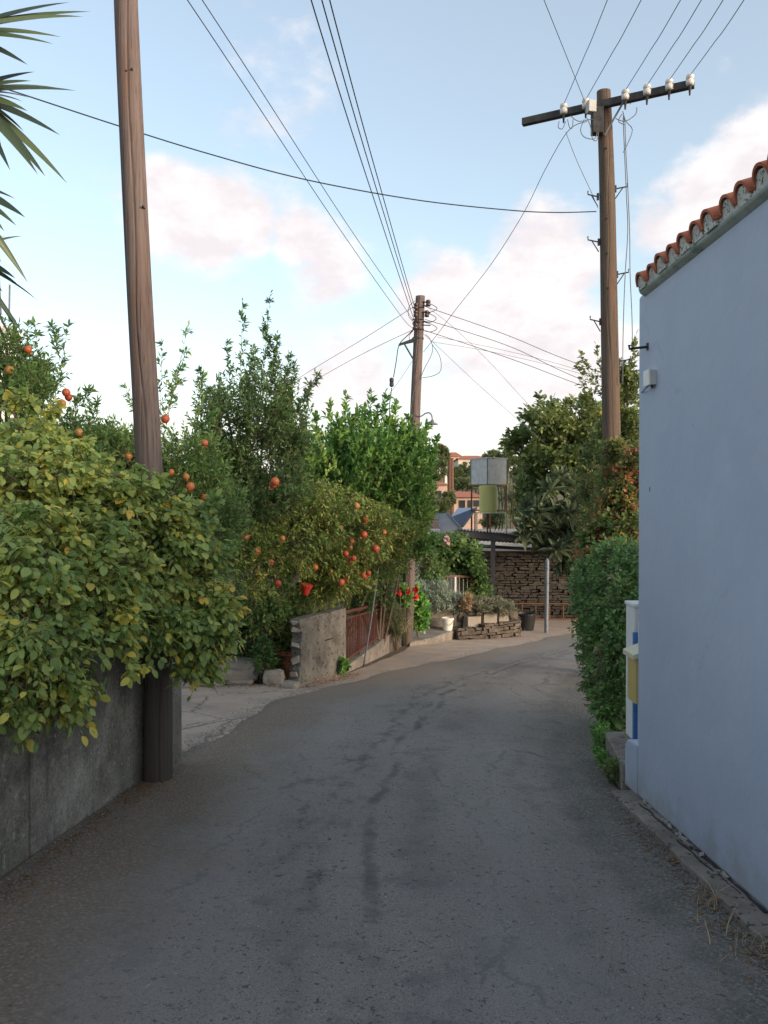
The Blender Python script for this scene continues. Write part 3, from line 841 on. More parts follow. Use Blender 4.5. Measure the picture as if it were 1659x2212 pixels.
def insulator(parent, p, s=1.0, mat='porcelain', up=(0, 0, 1), name='insulator'):
    mb = MB()
    prof = [(.028, 0), (.062, .01), (.066, .075), (.05, .085), (.046, .10), (.064, .11), (.066, .15), (.05, .175), (.02, .182)]
    mb.lathe(p, [(r * s, z * s) for r, z in prof], 14, up)
    return mb.build(name, M[mat], parent, smooth=True)

# left pole
b0 = gp(-1.70, 5.95)
lp = thing('utility_pole', 'thick cracked brown timber pole in front of the left street wall', 'pole', b0)
tp = P(268, -260, 6.0); m1 = P(298, 560, 5.97)
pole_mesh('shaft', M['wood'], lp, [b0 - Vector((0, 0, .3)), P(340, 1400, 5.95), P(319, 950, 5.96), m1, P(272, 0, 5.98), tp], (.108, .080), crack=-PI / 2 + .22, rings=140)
for (u, v) in ((272, 152), (284, 148), (285, 552), (308, 445), (291, 862), (315, 902)):
    p = P(u, v, 5.885); mb = MB(); mb.tube([p, p + Vector((0, .05, 0))], .007, 8); mb.build('bolt', M['dark_steel'], lp)

# middle pole
b0 = gp(.455, 16.4)
mp = thing('utility_pole', 'dark timber pole at the railing end carrying black insulators', 'pole', b0)
tp = P(908, 640, 16.4)
pole_mesh('shaft', M['wood'], mp, [b0 - Vector((0, 0, .3)), P(889, 1100, 16.4), P(898, 860, 16.4), tp], (.125, .095), rings=50, crack=-PI / 2 - .4, depth=.012, seed=3)
for (u, v) in ((925, 655), (922, 678)):
    insulator(mp, P(u, v + 7, 16.3), .75, 'brown_porcelain')
for (u, v) in ((899, 662), (898, 678), (897, 705)):
    insulator(mp, P(u, v + 7, 16.22), .75, 'brown_porcelain')
for v in (652, 660, 675, 695, 702):
    mb = MB(); mb.tube([P(910, v, 16.32), P(930, v + 1, 16.3)], .011, 6); mb.build('insulator_spike', M['dark_steel'], mp)
for v in (664, 690, 712): mb = MB(); mb.tube([P(891, v, 16.2), P(916, v, 16.2)], .014, 6); mb.build('bolt', M['dark_steel'], mp)
mb = MB()
for (v0, w) in ((655, 20), (677, 14), (698, 20)):
    pts = catmull([P(917, v0 - 2, 16.3), P(935, v0 + 4, 16.25), P(938 + w * .3, v0 + 12, 16.25), P(930, v0 + 19, 16.28), P(915, v0 + 16, 16.3)], 14)
    mb.tube(pts, .007, 5)
for pts in ([(919, 722), (930, 735), (934, 760), (915, 800), (908, 820)], [(934, 745), (950, 770), (952, 800), (935, 812), (912, 816)], [(896, 650), (884, 662), (882, 680), (890, 692), (897, 695)], [(892, 715), (884, 725), (886, 735), (894, 728), (896, 745)]):
    mb.tube(catmull([P(u, v, 16.3) for u, v in pts], 14), .006, 5)
mb.build('jumper_wire', M['wire'], mp)
mb = MB(); a = P(862, 745, 16.3)
mb.bar(P(900, 731, 16.3), a, .045); mb.bar(P(896, 782, 16.3), P(874, 744, 16.3), .03); mb.bar(P(898, 737, 16.3), a, .03)
mb.build('bracket', M['dark_steel'], mp)
for v in (700, 712, 733): 
    mb = MB(); p = P(903, v, 16.4); mb.lathe(p, [(.118, 0), (.118, .03)], 20); mb.build('band', M['dark_steel'], mp)
# cable stay hanging from its bracket
gw = thing('guy_stay', 'wire stay with an egg insulator hanging from the dark pole bracket', 'stay', P(843, 890, 16.2))
mb = MB(); mb.tube(catmull([P(900, 705, 16.25), P(880, 725, 16.27), P(862, 745, 16.3), P(856, 780, 16.28), P(850, 815, 16.25)], 12), .010, 5)
mb.tube([P(846, 838, 16.25), P(842, 870, 16.2), P(838, 980, 16.1)], .010, 5); mb.build('stay_wire', M['wire'], gw)
mb = MB(); mb.lathe(P(846, 836, 16.25), [(.02, 0), (.045, .02), (.045, .07), (.035, .09), (.045, .11), (.045, .17), (.02, .19)], 12); mb.build('egg_insulator', M['dark_steel'], gw)
# goose-neck lamp on it
sl_ = thing('street_lamp', 'small gooseneck lamp with a saucer shade on the middle pole', 'lamp', P(900, 895, 16.3))
mb = MB(); mb.tube(catmull([P(898, 898, 16.3), P(910, 899, 16.28), P(919, 893, 16.25), P(928, 892, 16.22), P(933, 899, 16.2), P(934, 908, 16.2)], 16), .014, 8); mb.build('arm', M['grey_steel'], sl_, smooth=True)
mb = MB(); mb.lathe(P(934, 917, 16.2), [(.12, 0), (.10, .02), (.04, .045), (.03, .09), (.02, .10)], 20); lsh = mb.build('lamp_shade', M['grey_steel'], sl_, smooth=True)
mb = MB(); mb.lathe(P(934, 921, 16.2), [(.01, -.02), (.03, 0), (.035, .02), (.02, .045)], 12); mb.build('bulb', M['white_plastic'], lsh, smooth=True)

# right pole with crossarm
YR = 11.8
bx = P(1326, 1200, YR); b0 = gp(bx.x, YR)
rp = thing('utility_pole', 'tall grey brown timber pole with a crossarm and white insulators', 'pole', b0)
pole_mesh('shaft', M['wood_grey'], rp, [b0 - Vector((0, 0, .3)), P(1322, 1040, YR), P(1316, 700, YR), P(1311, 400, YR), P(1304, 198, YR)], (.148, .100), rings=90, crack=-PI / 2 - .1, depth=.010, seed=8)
A0, A1 = P(1126, 272, 12.34), P(1493, 190, 11.21)
off = Vector((0, -.11, 0))
mb = MB(); mb.bar(A0 + off, A1 + off, .09, .105); ca_ = mb.build('crossarm', M['wood_dark'], rp, bevel=.006)
arm = lambda u: (lambda t: A0.lerp(A1, t) + off)(((u - 1126) / F * 12.34) / (((u - 1126) / F * 12.34) + (1493 - u) / F * 11.21))
IN = [1212, 1259, 1343, 1389, 1436, 1480]
for u in IN:
    p = arm(u); io = insulator(rp, p + Vector((0, -.065, -.04)), .85)
    mb = MB(); mb.tube([p + Vector((0, -.065, -.05)), p + Vector((0, -.06, -.17))], [.022, .012], 8); mb.build('pin', M['dark_steel'], io)
q = P(1306, 292, YR - .13)
for u in (1340, 1268):
    mb = MB(); mb.bar(arm(u) + Vector((0, -.05, -.05)), q, .035, .012); mb.build('brace', M['grey_steel'], ca_)
mb = MB(); p = P(1290, 262, YR - .12); mb.box(p, (.16, .14, .38)); mb.build('terminal_box', M['wood_dark'], rp, bevel=.01)
mb = MB(); p = P(1290, 236, YR - .15); mb.box(p + Vector((-.09, 0, .03)), (.12, .12, .17), .2); mb.build('switch_box', M['box_grey'], rp, bevel=.008)
for (u, v, sd) in ((1270, 420, -1), (1355, 403, 1), (1270, 518, -1), (1358, 588, 1), (1275, 690, -1), (1362, 776, 1)):
    cx = 1310 + (v - 400) * .02
    e = P(u, v, YR - .02); a = P(cx + sd * 19, v + 5, YR); bq = P(cx + sd * 19, v + 26, YR)
    mb = MB(); mb.tube([a, e, e + Vector((0, 0, .05))], .010, 6); mb.tube([bq, a.lerp(e, .65)], .008, 6)
    mb.box(a, (.03, .03, .10)); mb.build('step_bracket', M['dark_steel'], rp)
for v in (472, 547, 622, 320): mb = MB(); mb.tube([P(1309 + (v - 320) * .015, v, YR - .135), P(1309 + (v - 320) * .015, v, YR - .06)], .012, 8); mb.build('bolt', M['dark_steel'], rp)
mb = MB()
LOOPS = [[(1262, 258), (1254, 280), (1262, 296), (1284, 300), (1290, 285)], [(1345, 240), (1352, 262), (1366, 280), (1356, 310), (1346, 330)], [(1268, 255), (1276, 275), (1280, 300), (1290, 302), (1294, 270)], [(1344, 246), (1336, 262), (1350, 268), (1346, 250)],
         [(1330, 256), (1350, 262), (1372, 248), (1376, 232)], [(1232, 250), (1250, 262), (1275, 258), (1290, 262)], [(1346, 215), (1356, 212), (1362, 225)], [(1208, 262), (1206, 275), (1215, 278), (1222, 262)], [(1226, 258), (1230, 275), (1236, 276), (1238, 258)]]
for l in LOOPS: mb.tube(catmull([P(u, v, 11.62) for u, v in l], 14), .006, 5)
for l in ([(1346, 255), (1349, 330), (1353, 420), (1356, 500), (1350, 600), (1346, 720), (1345, 830)], [(1350, 268), (1352, 330), (1356, 402), (1360, 500), (1361, 590), (1365, 680), (1366, 740)]):
    mb.tube(catmull([P(u, v, 11.65) for u, v in l], 26), .0065, 5)
mb.build('hanging_wire', M['wire_grey'], rp)

# ------------------------------------------------------------------ overhead wires
def wire(label, pts, r=.007, mat='wire', n=26, group='overhead wires between the timber poles'):
    mb = MB(); mb.tube(catmull(pts, n), r * .74, 5)
    return tag(mb.build('overhead_wire', M[mat]), label, 'wire', group)
names = ['leftmost', 'second from left', 'third from left', 'fourth from left', 'fifth from left', 'rightmost']
for k, (u, u0) in enumerate(zip(IN, (1312, 1385, 1470, 1515, 1562, 1607))):
    a = arm(u) + Vector((0, -.07, .10)); b_ = P(u0, 0, a.y - 2.75); d = (b_ - a)
    wire(f'wire leaving the {names[k]} white insulator on the crossarm towards the viewer', [a, a + d * .5 + Vector((0, 0, -.012)), b_, b_ + d * 2.2 + Vector((0, 0, .25)), b_ + d * 6 + Vector((0, 0, 1.2))], .0065)
a = arm(1256) + Vector((0, -.07, .08)); b_ = P(1175, 0, 9.0)
wire('wire slanting up left from the crossarm past the leftmost insulator wire', [a, b_, b_ + (b_ - a) * 3], .006)
for k, (u0, v1, lab) in enumerate(((672, 702, 'left wire of the three running together to the middle pole top'), (695, 686, 'centre wire of the three running together to the middle pole top'), (712, 672, 'right wire of the three running together to the middle pole top'))):
    a = P(898, v1, 16.2); b_ = P(u0, 0, 6.9); d = b_ - a
    wire(lab, [a, a.lerp(b_, .5) + Vector((0, 0, -.05)), b_, b_ + d * .8 + Vector((0, 0, .5))], .009)
for k, (u0, u1, lab) in enumerate(((405, 872, 'lower of the two thin wires rising left from the middle pole'), (437, 886, 'upper of the two thin wires rising left from the middle pole'))):
    a = P(895, 706, 16.2); q = P(u1, 690 - k * 8, 15.6); b_ = P(u0, 0, 7.2)
    wire(lab, [a, q, q.lerp(b_, .5) + Vector((0, 0, -.06)), b_, b_ + (b_ - q) * .8], .0065)
wire('long sagging cable crossing the sky from the yucca to the crossarm pole', [P(-150, 140, 8.6), P(40, 201, 9), P(250, 270, 9.4), P(450, 332, 9.9), P(660, 388, 10.3), P(900, 432, 10.8), P(1100, 454, 11.3), P(1200, 459, 11.55), P(1288, 457, 11.75)], .011, n=60)
wire('wire dropping from the crossarm down to the middle pole', [P(1268, 262, 11.9), P(1228, 282, 12.0), P(1180, 362, 12.6), P(1130, 462, 13.2), P(1060, 572, 14.2), P(985, 668, 15.4), P(945, 722, 16.0), P(915, 760, 16.3)], .007, n=40)
wire('short wire from the crossarm down to the left step bracket', [P(1222, 285, 11.8), P(1245, 345, 11.8), P(1275, 410, 11.8), P(1292, 450, 11.75)], .006, 'wire_grey')
RW = [((918, 662), (1090, 722), (1240, 783), 'highest wire running right from the middle pole'), ((918, 690), (1100, 748), (1262, 822), 'middle of the three thick wires running right from the middle pole'), ((918, 714), (1100, 774), (1290, 845), 'lowest thick wire running right from the middle pole'),
      ((945, 728), (1090, 757), (1262, 803), 'faint wire between the thick wires right of the middle pole'), ((930, 738), (1080, 764), (1280, 815), 'faintest flat wire running right from the middle pole')]
for i, (a, m_, e, lab) in enumerate(RW):
    wire(lab, [P(*a, 16.3), P(*m_, 17), P(*e, 18), P(e[0] + 260, e[1] + 90, 20)], .009 if i < 3 else .006, 'wire' if i < 3 else 'wire_grey')
wire('steep wire falling right from the middle pole top towards the tank', [P(912, 655, 16.4), P(985, 712, 17.5), P(1065, 790, 19), P(1140, 872, 21), P(1250, 985, 23)], .006, 'wire_grey')
wire('lower steep wire falling right from the middle pole to the tank', [P(910, 718, 16.4), P(945, 748, 17), P(1030, 828, 19), P(1125, 912, 21), P(1180, 960, 22.5)], .006, 'wire_grey')
wire('upper of the two wires falling left behind the shoots', [P(893, 663, 16.5), P(780, 735, 18), P(672, 800, 20), P(480, 920, 24)], .008, 'wire_grey')
wire('lower of the two wires falling left behind the shoots', [P(893, 712, 16.5), P(800, 756, 18), P(704, 808, 20), P(500, 925, 24)], .008, 'wire_grey')
wire('thin wire running down the middle pole into the lemon tree', [P(908, 818, 16.25), P(893, 850, 16.22), P(886, 905, 16.2), P(880, 990, 16.2)], .007, 'wire_grey')
wire('thin slack wire crossing left behind the egg insulator', [P(897, 770, 16.6), P(860, 826, 17), P(825, 870, 17.4)], .006, 'wire_grey')

# ------------------------------------------------------------------ yucca over the wall
rng = np.random.default_rng(21)
yb = gp(-2.55, 4.75)
yu = thing('yucca', 'tall yucca with long stiff pointed blades reaching in from the left', 'yucca', yb)
HEADS = [P(-95, 75, 4.35), P(-75, 205, 4.55), P(-100, 400, 4.5), P(-80, 560, 4.7)]
mb = MB()
for h in HEADS:
    mb.tube(catmull([yb, Vector((yb.x - .1, yb.y, 1.6)), h], 10), [.09 - .003 * k for k in range(11)], 10)
mb.build('trunk', M['bark'], yu)
V, Lp, Ct, At = [], [], [], []
def blade(o, tip, w, sag, tone):
    o, tip = np.array(o), np.array(tip); d = tip - o; ln = np.linalg.norm(d); dn = d / ln
    sd = np.cross(dn, [0, -.8, .6]); sd /= max(np.linalg.norm(sd), 1e-6); nn = np.cross(sd, dn)
    n = 9; base = sum(len(v) for v in V)
    rows = []
    for i in range(n + 1):
        t = i / n; wd = w * min(1, .45 + 3 * t) * (1 - t ** 2.2) ** .9 + .0006
        c = o + d * t + np.array([0, 0, sag * ln * 4 * t * (1 - t)])
        rows += [c - sd * wd * .5 + nn * wd * .22, c, c + sd * wd * .5 + nn * wd * .22]
    V.append(np.array(rows)); At.append(np.full(len(rows), tone))
    for i in range(n):
        for k in range(2):
            a = base + i * 3 + k; Lp.extend([a, a + 1, a + 4, a + 3]); Ct.append(4)
EXP = [(0, 195, 25), (0, 180, 36), (0, 132, 80), (0, 115, 95), (0, 100, 72), (0, 150, 5), (1, 165, 196), (1, 75, 155), (1, 68, 175), (1, 130, 292), (1, 145, 396), (1, 98, 381), (1, 82, 377), (1, 22, 368), (1, 34, 312), (2, 55, 470), (2, 36, 488), (2, 34, 430), (2, 10, 500), (3, 34, 602), (3, 5, 630), (3, 8, 700), (1, 60, 240), (0, 60, 140)]
for (h, u, v) in EXP:
    o = HEADS[h]; blade(o, P(u, v, o.y + rng.uniform(-.25, .25)), rng.uniform(.06, .085), .03 if v < 300 else .05, rng.random())
for h in HEADS:
    for _ in range(46):
        d = rng.normal(size=3); d[0] = -abs(d[0]) * .8 + .22; d /= np.linalg.norm(d)
        blade(h, np.array(h) + d * rng.uniform(.45, .7), rng.uniform(.045, .065), .04, rng.random())
raw_mesh('crown', np.concatenate(V), np.array(Lp), np.array(Ct), LM['yucca'], yu, np.concatenate(At))

# ------------------------------------------------------------------ plants
def plant(name, label, cat, base, blobs, leaf, mat, n, L, nl, ll, lw, seed, shape='diamond', group=None, trunk=.05, extra=None, extra_n=30, sag=0., hang=0., ang=.9,
          up=.5, clumps=20, rad=.22, jit=.5, subs=None, stem=True, opp=False, fork=.45, inner=.5, flat=.5, trunkname='trunk', nlimb=99):
    rng = np.random.default_rng(seed)
    t_ = thing(name, label, cat, base, group)
    sh = sprays(rng, blobs, n, L, clumps, up, rad, jit=jit, inner=inner)
    Ls = leaves_on(rng, sh, nl, ll, lw, ang, sag, hang, flat, opp=opp)
    allsh = [sh]
    if extra is not None:
        allsh.append(extra)
        if subs:
            s2 = sub_shoots(rng, extra, subs[0], subs[1]); allsh.append(s2)
            Ls = cat_leaves(Ls, leaves_on(rng, s2, subs[2], ll, lw, ang, 0, hang, flat))
        Ls = cat_leaves(Ls, leaves_on(rng, extra, extra_n, ll, lw, ang, 0, 0, flat))
    leaf_mesh('crown', LM[leaf], t_, Ls, shape)
    if trunk:
        mb = MB(); limbs(mb, Vector(base) - Vector((0, 0, .1)), blobs[:nlimb], trunk, rng, fork); mb.build(trunkname, M['bark'], t_, smooth=True)
    if stem: stems('branch', M['twig'], t_, cat_sh(*allsh), .004, .0015, sag)
    return t_

rng = np.random.default_rng(5)
# yellowing climber spilling over the street wall
cb = [B(45, 960, 5.4, 85, 75, .4), B(60, 1040, 4.9, 130, 90, .45), B(200, 1080, 5.3, 130, 90, .45), B(40, 1180, 4.35, 120, 120, .35), B(170, 1210, 4.9, 150, 130, .4), B(310, 1190, 5.55, 120, 120, .3),
      B(400, 1200, 5.75, 70, 95, .35), B(430, 1300, 5.8, 68, 90, .3), B(330, 1325, 5.5, 105, 62, .28), B(70, 1330, 4.15, 110, 110, .22), B(195, 1325, 4.75, 105, 66, .25), B(40, 1450, 4.02, 62, 85, .12), B(115, 1460, 4.3, 55, 75, .12),
      B(150, 1480, 4.45, 22, 36, .08), B(415, 1400, 5.75, 45, 55, .18), B(480, 1340, 5.8, 26, 42, .15), B(330, 1090, 5.6, 60, 55, .2), B(400, 1110, 5.8, 55, 45, .2)]
cex = cat_sh(*[shoots_to(rng, L_, y_) for L_, y_ in (([(40, 910, 25, 860), (90, 920, 120, 880), (150, 1000, 185, 950), (60, 900, 70, 868)], 5.2), ([(280, 1080, 300, 1010), (330, 1080, 350, 1030), (210, 1050, 240, 985)], 5.5), ([(420, 1120, 470, 1070), (440, 1220, 515, 1180), (450, 1300, 530, 1320), (420, 1400, 470, 1470), (380, 1390, 400, 1460)], 5.8), ([(200, 1420, 180, 1500), (100, 1480, 150, 1560), (30, 1500, 50, 1570), (270, 1400, 290, 1450)], 4.6))])
plant('climber', 'broad yellowing leafy climber spilling over the left street wall', 'climber', gp(-2.3, 5.2), cb, 'climber', None, 4100, (.16, .36), 9, .062, .039, 31, 'oval', trunk=.03, nlimb=3, sag=.35, hang=.5, ang=1.05, up=.4, clumps=40, rad=.15, jit=.6, opp=True, inner=.4, extra=cex, extra_n=14, subs=(7, .22, 7))

POM = 'pomegranate trees in the garden on the left'
ex = shoots_to(rng, [(110, 900, 150, 692), (90, 860, 75, 690), (150, 900, 200, 840), (60, 800, 30, 690), (130, 780, 112, 700), (180, 960, 215, 860)], 8)
t_ = plant('pomegranate_tree', 'leftmost pomegranate tree rising behind the climber', 'tree', gp(-3.4, 8.2), [B(15, 770, 8, 62, 62, .6), B(60, 860, 8, 80, 60, .6), B(150, 960, 8.3, 90, 50, .6), B(240, 970, 8.6, 70, 45, .5), B(100, 1000, 8, 150, 80, .5)], 'pom', None, 1050, (.2, .45), 12, .078, .031, 41, group=POM, extra=ex, extra_n=16, subs=(9, .2, 8), up=.7)
fruits(t_, [(60, 755), (143, 848), (148, 858), (170, 934), (133, 872), (20, 800)], 7.6, .105)
ex = shoots_to(rng, [(352, 950, 410, 690), (345, 960, 350, 735), (360, 900, 390, 790), (330, 960, 270, 830), (400, 950, 470, 890), (420, 960, 440, 800)], 9)
t_ = plant('pomegranate_tree', 'pomegranate tree directly behind the cracked pole with a thin top shoot', 'tree', gp(-2.6, 9.6), [B(390, 1000, 9, 90, 80, .6), B(300, 990, 9.3, 90, 60, .6), B(400, 1090, 9, 90, 80, .6), B(470, 1120, 9.3, 60, 90, .5), B(250, 1000, 9.3, 80, 60, .5)], 'pom', None, 1050, (.2, .45), 12, .076, .031, 42, group=POM, extra=ex, extra_n=16, subs=(10, .2, 8), up=.6)
fruits(t_, [(370, 1020), (402, 1030), (411, 1051), (385, 1098), (442, 957), (441, 1074), (456, 1100), (357, 905), (277, 985)], 8.35, .105)
ex = shoots_to(rng, [(515, 900, 525, 650), (560, 880, 585, 630), (500, 900, 490, 735), (445, 930, 430, 790), (590, 870, 600, 720), (620, 900, 640, 780), (640, 900, 690, 805), (470, 900, 455, 840), (535, 880, 548, 745), (600, 850, 572, 700), (610, 900, 625, 760)], 11)
t_ = plant('pomegranate_tree', 'tallest dark pomegranate tree with upright shoots against the sky', 'tree', gp(-1.9, 11.6), [B(490, 930, 11, 48, 95, .7), B(575, 890, 11, 55, 100, .7), B(500, 1050, 11, 75, 80, .8), B(590, 1030, 11.2, 75, 105, .8), B(445, 985, 11, 50, 50, .6), B(630, 930, 11.2, 40, 60, .5)], 'pom_dark', None, 1450, (.25, .55), 12, .084, .036, 43, group=POM, extra=ex, extra_n=24, subs=(15, .26, 9), up=.9)
fruits(t_, [(594, 1040), (590, 1046)], 10.15, .12)
ex = shoots_to(rng, [(640, 1080, 760, 1060), (760, 1090, 870, 1110), (560, 1150, 500, 1110), (820, 1110, 880, 1130)], 12)
t_ = plant('pomegranate_tree', 'low spreading pomegranate tree heavy with orange fruit behind the railing', 'tree', gp(-.9, 12.9), [B(620, 1160, 11.6, 120, 90, .7), B(740, 1140, 12.4, 120, 70, .7), B(550, 1230, 11, 75, 110, .6), B(820, 1140, 13.3, 80, 50, .6), B(700, 1230, 12.4, 110, 70, .6), B(575, 1320, 11.7, 80, 75, .5), B(800, 1210, 13.4, 70, 60, .5), B(670, 1270, 12.7, 90, 45, .4), B(680, 1090, 12, 110, 50, .6), B(865, 1120, 14.3, 50, 40, .4)], 'pom_yellow', None, 3500, (.2, .5), 12, .080, .032, 44, group=POM, extra=ex, extra_n=20, subs=(10, .3, 10), up=.25, sag=.25, hang=.15)
fruits(t_, [(610, 1163), (555, 1190), (555, 1236), (585, 1215), (530, 1160), (600, 1260)], 10.5, .105)
fruits(t_, [(655, 1120), (725, 1110), (640, 1215), (680, 1225), (715, 1235), (812, 1185), (830, 1150), (735, 1140), (697, 1150), (707, 1178), (770, 1093), (788, 1121), (786, 1155), (760, 1168), (757, 1183), (747, 1196), (752, 1209), (764, 1206), (745, 1254), (737, 1258), (786, 1243), (796, 1238)], 11.75, .118)
fruits(t_, [(860, 1163), (863, 1174), (858, 1170)], 13.7, .12)
sh = [(690, 1010, 680, 890), (720, 990, 712, 868), (745, 980, 747, 850), (770, 985, 773, 878), (795, 980, 801, 842), (822, 985, 832, 848), (850, 985, 857, 868), (878, 1000, 882, 898), (905, 1010, 922, 915), (930, 1030, 944, 950), (760, 970, 760, 905), (812, 960, 815, 880), (838, 960, 842, 900), (700, 1010, 662, 930), (890, 1020, 905, 940), (735, 990, 728, 900), (785, 970, 788, 880), (865, 990, 872, 915), (665, 1020, 650, 960)]
ex = shoots_to(rng, sh, 14)
plant('lemon_tree', 'bright green lemon tree with dense upright leafy shoots beside the middle pole', 'tree', gp(-.1, 14.6), [B(710, 1020, 14, 75, 90, .9), B(790, 1010, 14, 90, 100, 1), B(860, 1020, 14.2, 70, 100, .9), B(885, 1070, 14.5, 52, 88, .8), B(800, 1080, 14.2, 120, 70, .9), B(888, 1150, 15, 42, 55, .6), B(690, 1060, 14, 80, 60, .7)], 'lemon', None, 1700, (.3, .6), 13, .12, .058, 45, 'lance', extra=ex, extra_n=46, subs=(4, .3, 9), up=1.5, ang=.75)
# plants round the railing and steps
plant('rose_bush', 'tangled rose bush with dark red blooms against the dark timber pole', 'bush', gp(.25, 15.6), [B(850, 1200, 15.3, 35, 50, .4), B(800, 1280, 14.6, 45, 40, .4), B(770, 1290, 13.9, 50, 30, .3), B(870, 1150, 15.8, 30, 40, .3), B(905, 1210, 16.9, 30, 40, .3)], 'pom_dark', None, 900, (.2, .4), 10, .07, .045, 46, trunk=.02, up=.4)
rb = [o for o in bpy.data.objects if o.name == 'rose_bush'][0]
for k, (u, v, y, r) in enumerate(((850, 1203, 14.75, .085), (886, 1242, 16.55, .06), (888, 1254, 16.5, .06))): flower_head(rb, P(u, v, y), r, M['red_petal'], seed=k + 1)
plant('feathery_shrub', 'feathery dull green shrub leaning on the low wall left of the pole', 'shrub', gp(.12, 15.5), [B(833, 1300, 15.0, 26, 42, .3), B(850, 1335, 15.3, 20, 30, .25)], 'fern', None, 800, (.2, .4), 14, .05, .007, 47, trunk=.02, up=.2, sag=.3, hang=.4)
t_ = plant('geranium', 'bright green geranium with red flower heads right of the middle pole', 'plant', gp(.78, 16.9), [B(905, 1325, 16.7, 17, 36, .25), B(902, 1290, 16.7, 14, 20, .2), B(872, 1290, 16.2, 14, 20, .15)], 'geranium', None, 420, (.1, .22), 7, .085, .075, 48, 'oval', trunk=.015, up=.5)
for k, (u, v) in enumerate(((862, 1281), (881, 1277), (897, 1274), (898, 1289))): flower_head(t_, P(u, v, 16.0), .065, M['red_petal'], seed=k + 9)
t_ = plant('vine_arbour', 'leafy vine arch with a pink flower over the balcony railing', 'vine', gp(2.0, 19.8), [B(985, 1195, 19.5, 42, 36, .6), B(1020, 1230, 19.4, 22, 44, .5), B(945, 1185, 19.2, 24, 34, .5), B(1000, 1185, 19.8, 28, 22, .4), B(940, 1220, 18.8, 25, 40, .4), B(1038, 1265, 19.4, 14, 25, .3)], 'vine', None, 1500, (.2, .45), 9, .10, .075, 49, 'oval', trunk=.03, up=.3, hang=.35)
flower_head(t_, P(964, 1164, 18.6), .075, M['pink_petal'], seed=4); flower_head(t_, P(968, 1174, 18.6), .055, M['pink_petal'], seed=5)
plant('silver_bush', 'rounded silver grey bush on the terrace ledge', 'bush', gp(1.4, 18.6), [B(945, 1288, 18.2, 32, 34, .4), B(980, 1302, 18.2, 24, 22, .35), B(925, 1270, 18.3, 16, 16, .3)], 'grey', None, 1100, (.1, .25), 12, .045, .016, 50, trunk=.02, up=.5)
plant('bed_shrub', 'low dusty shrub on the left of the stone bed', 'shrub', gp(2.2, 18.6, .5), [B(1045, 1308, 18.2, 24, 16, .3), B(1030, 1318, 18.1, 12, 12, .2)], 'succulent', None, 420, (.08, .2), 10, .05, .022, 51, trunk=0, up=.6)
plant('bed_shrub', 'low mauve tinged shrub on the right end of the stone bed', 'shrub', gp(2.75, 18.7, .5), [B(1088, 1315, 18.2, 26, 16, .3), B(1070, 1302, 18.3, 16, 12, .2)], 'succulent', None, 460, (.08, .2), 10, .05, .022, 52, trunk=0, up=.6)
plant('dry_plant', 'dry orange brown plant in front of the balcony railing', 'plant', gp(1.75, 18.4, .4), [B(1008, 1302, 18.0, 13, 18, .2)], 'dry', None, 150, (.1, .25), 9, .06, .03, 53, trunk=0, up=.8)
# small stuff along the broken wall
rg2 = np.random.default_rng(77)
def tuft(name, label, cat, base, n, h, w, mat, seed, spread=.12, lean=.6):
    rg_ = np.random.default_rng(seed); t_ = thing(name, label, cat, base)
    pos = np.array(base)[None] + np.c_[rg_.normal(size=(n, 2)) * spread * .5, np.zeros(n)]
    Vv, lo, ct, at = [], [], [], []
    for i in range(n):
        d = np.array([rg_.normal() * lean, rg_.normal() * lean, 1.]); hh = h * rg_.uniform(.5, 1.1); sd = nrm(rg_.normal(size=(1, 3)) * np.array([1, 1, .1]))[0]
        b0_ = len(Vv)
        for k in range(5):
            t = k / 4; c = pos[i] + d * hh * np.array([t * t, t * t, t * (1.25 - .45 * t)]); ww = w * (1 - t) ** .7 + .0005
            Vv += [c - sd * ww, c + sd * ww]
        tn = rg_.random(); at += [tn] * 10
        for k in range(4): lo += [b0_ + 2 * k, b0_ + 2 * k + 1, b0_ + 2 * k + 3, b0_ + 2 * k + 2]; ct.append(4)
    raw_mesh('leaves', np.array(Vv), np.array(lo), np.array(ct), LM[mat], t_, np.array(at))
    return t_
tuft('spiky_plant', 'clump of long arching spiky leaves behind the broken wall', 'plant', P(662, 1350, 11.9), 60, .55, .012, 'fern', 3, .2, .7)
plant('weed', 'small bright green weed at the right foot of the broken wall', 'weed', G(743, 1458), [B(744, 1440, 11.9, 9, 16, .1)], 'geranium', None, 70, (.06, .14), 7, .05, .04, 54, 'oval', trunk=0, up=.7)
plant('weed', 'leggy broad leaved weed left of the broken wall', 'weed', gp(-1.75, 11.1), [B(580, 1330, 11, 28, 25, .2), B(600, 1310, 11.1, 18, 18, .2), B(570, 1420, 10.9, 22, 35, .2)], 'vine', None, 170, (.12, .25), 7, .07, .055, 55, 'oval', trunk=.008, up=.5)
plant('fig_sapling', 'dense dark undergrowth bush behind the broken slab', 'bush', gp(-2.3, 11.9), [B(520, 1380, 11.6, 75, 70, .4), B(590, 1400, 11.6, 50, 70, .4), B(450, 1370, 11.3, 60, 60, .4), B(620, 1340, 11.9, 40, 60, .3)], 'pom_dark', None, 1100, (.2, .4), 12, .06, .026, 56, trunk=.03, up=.4)
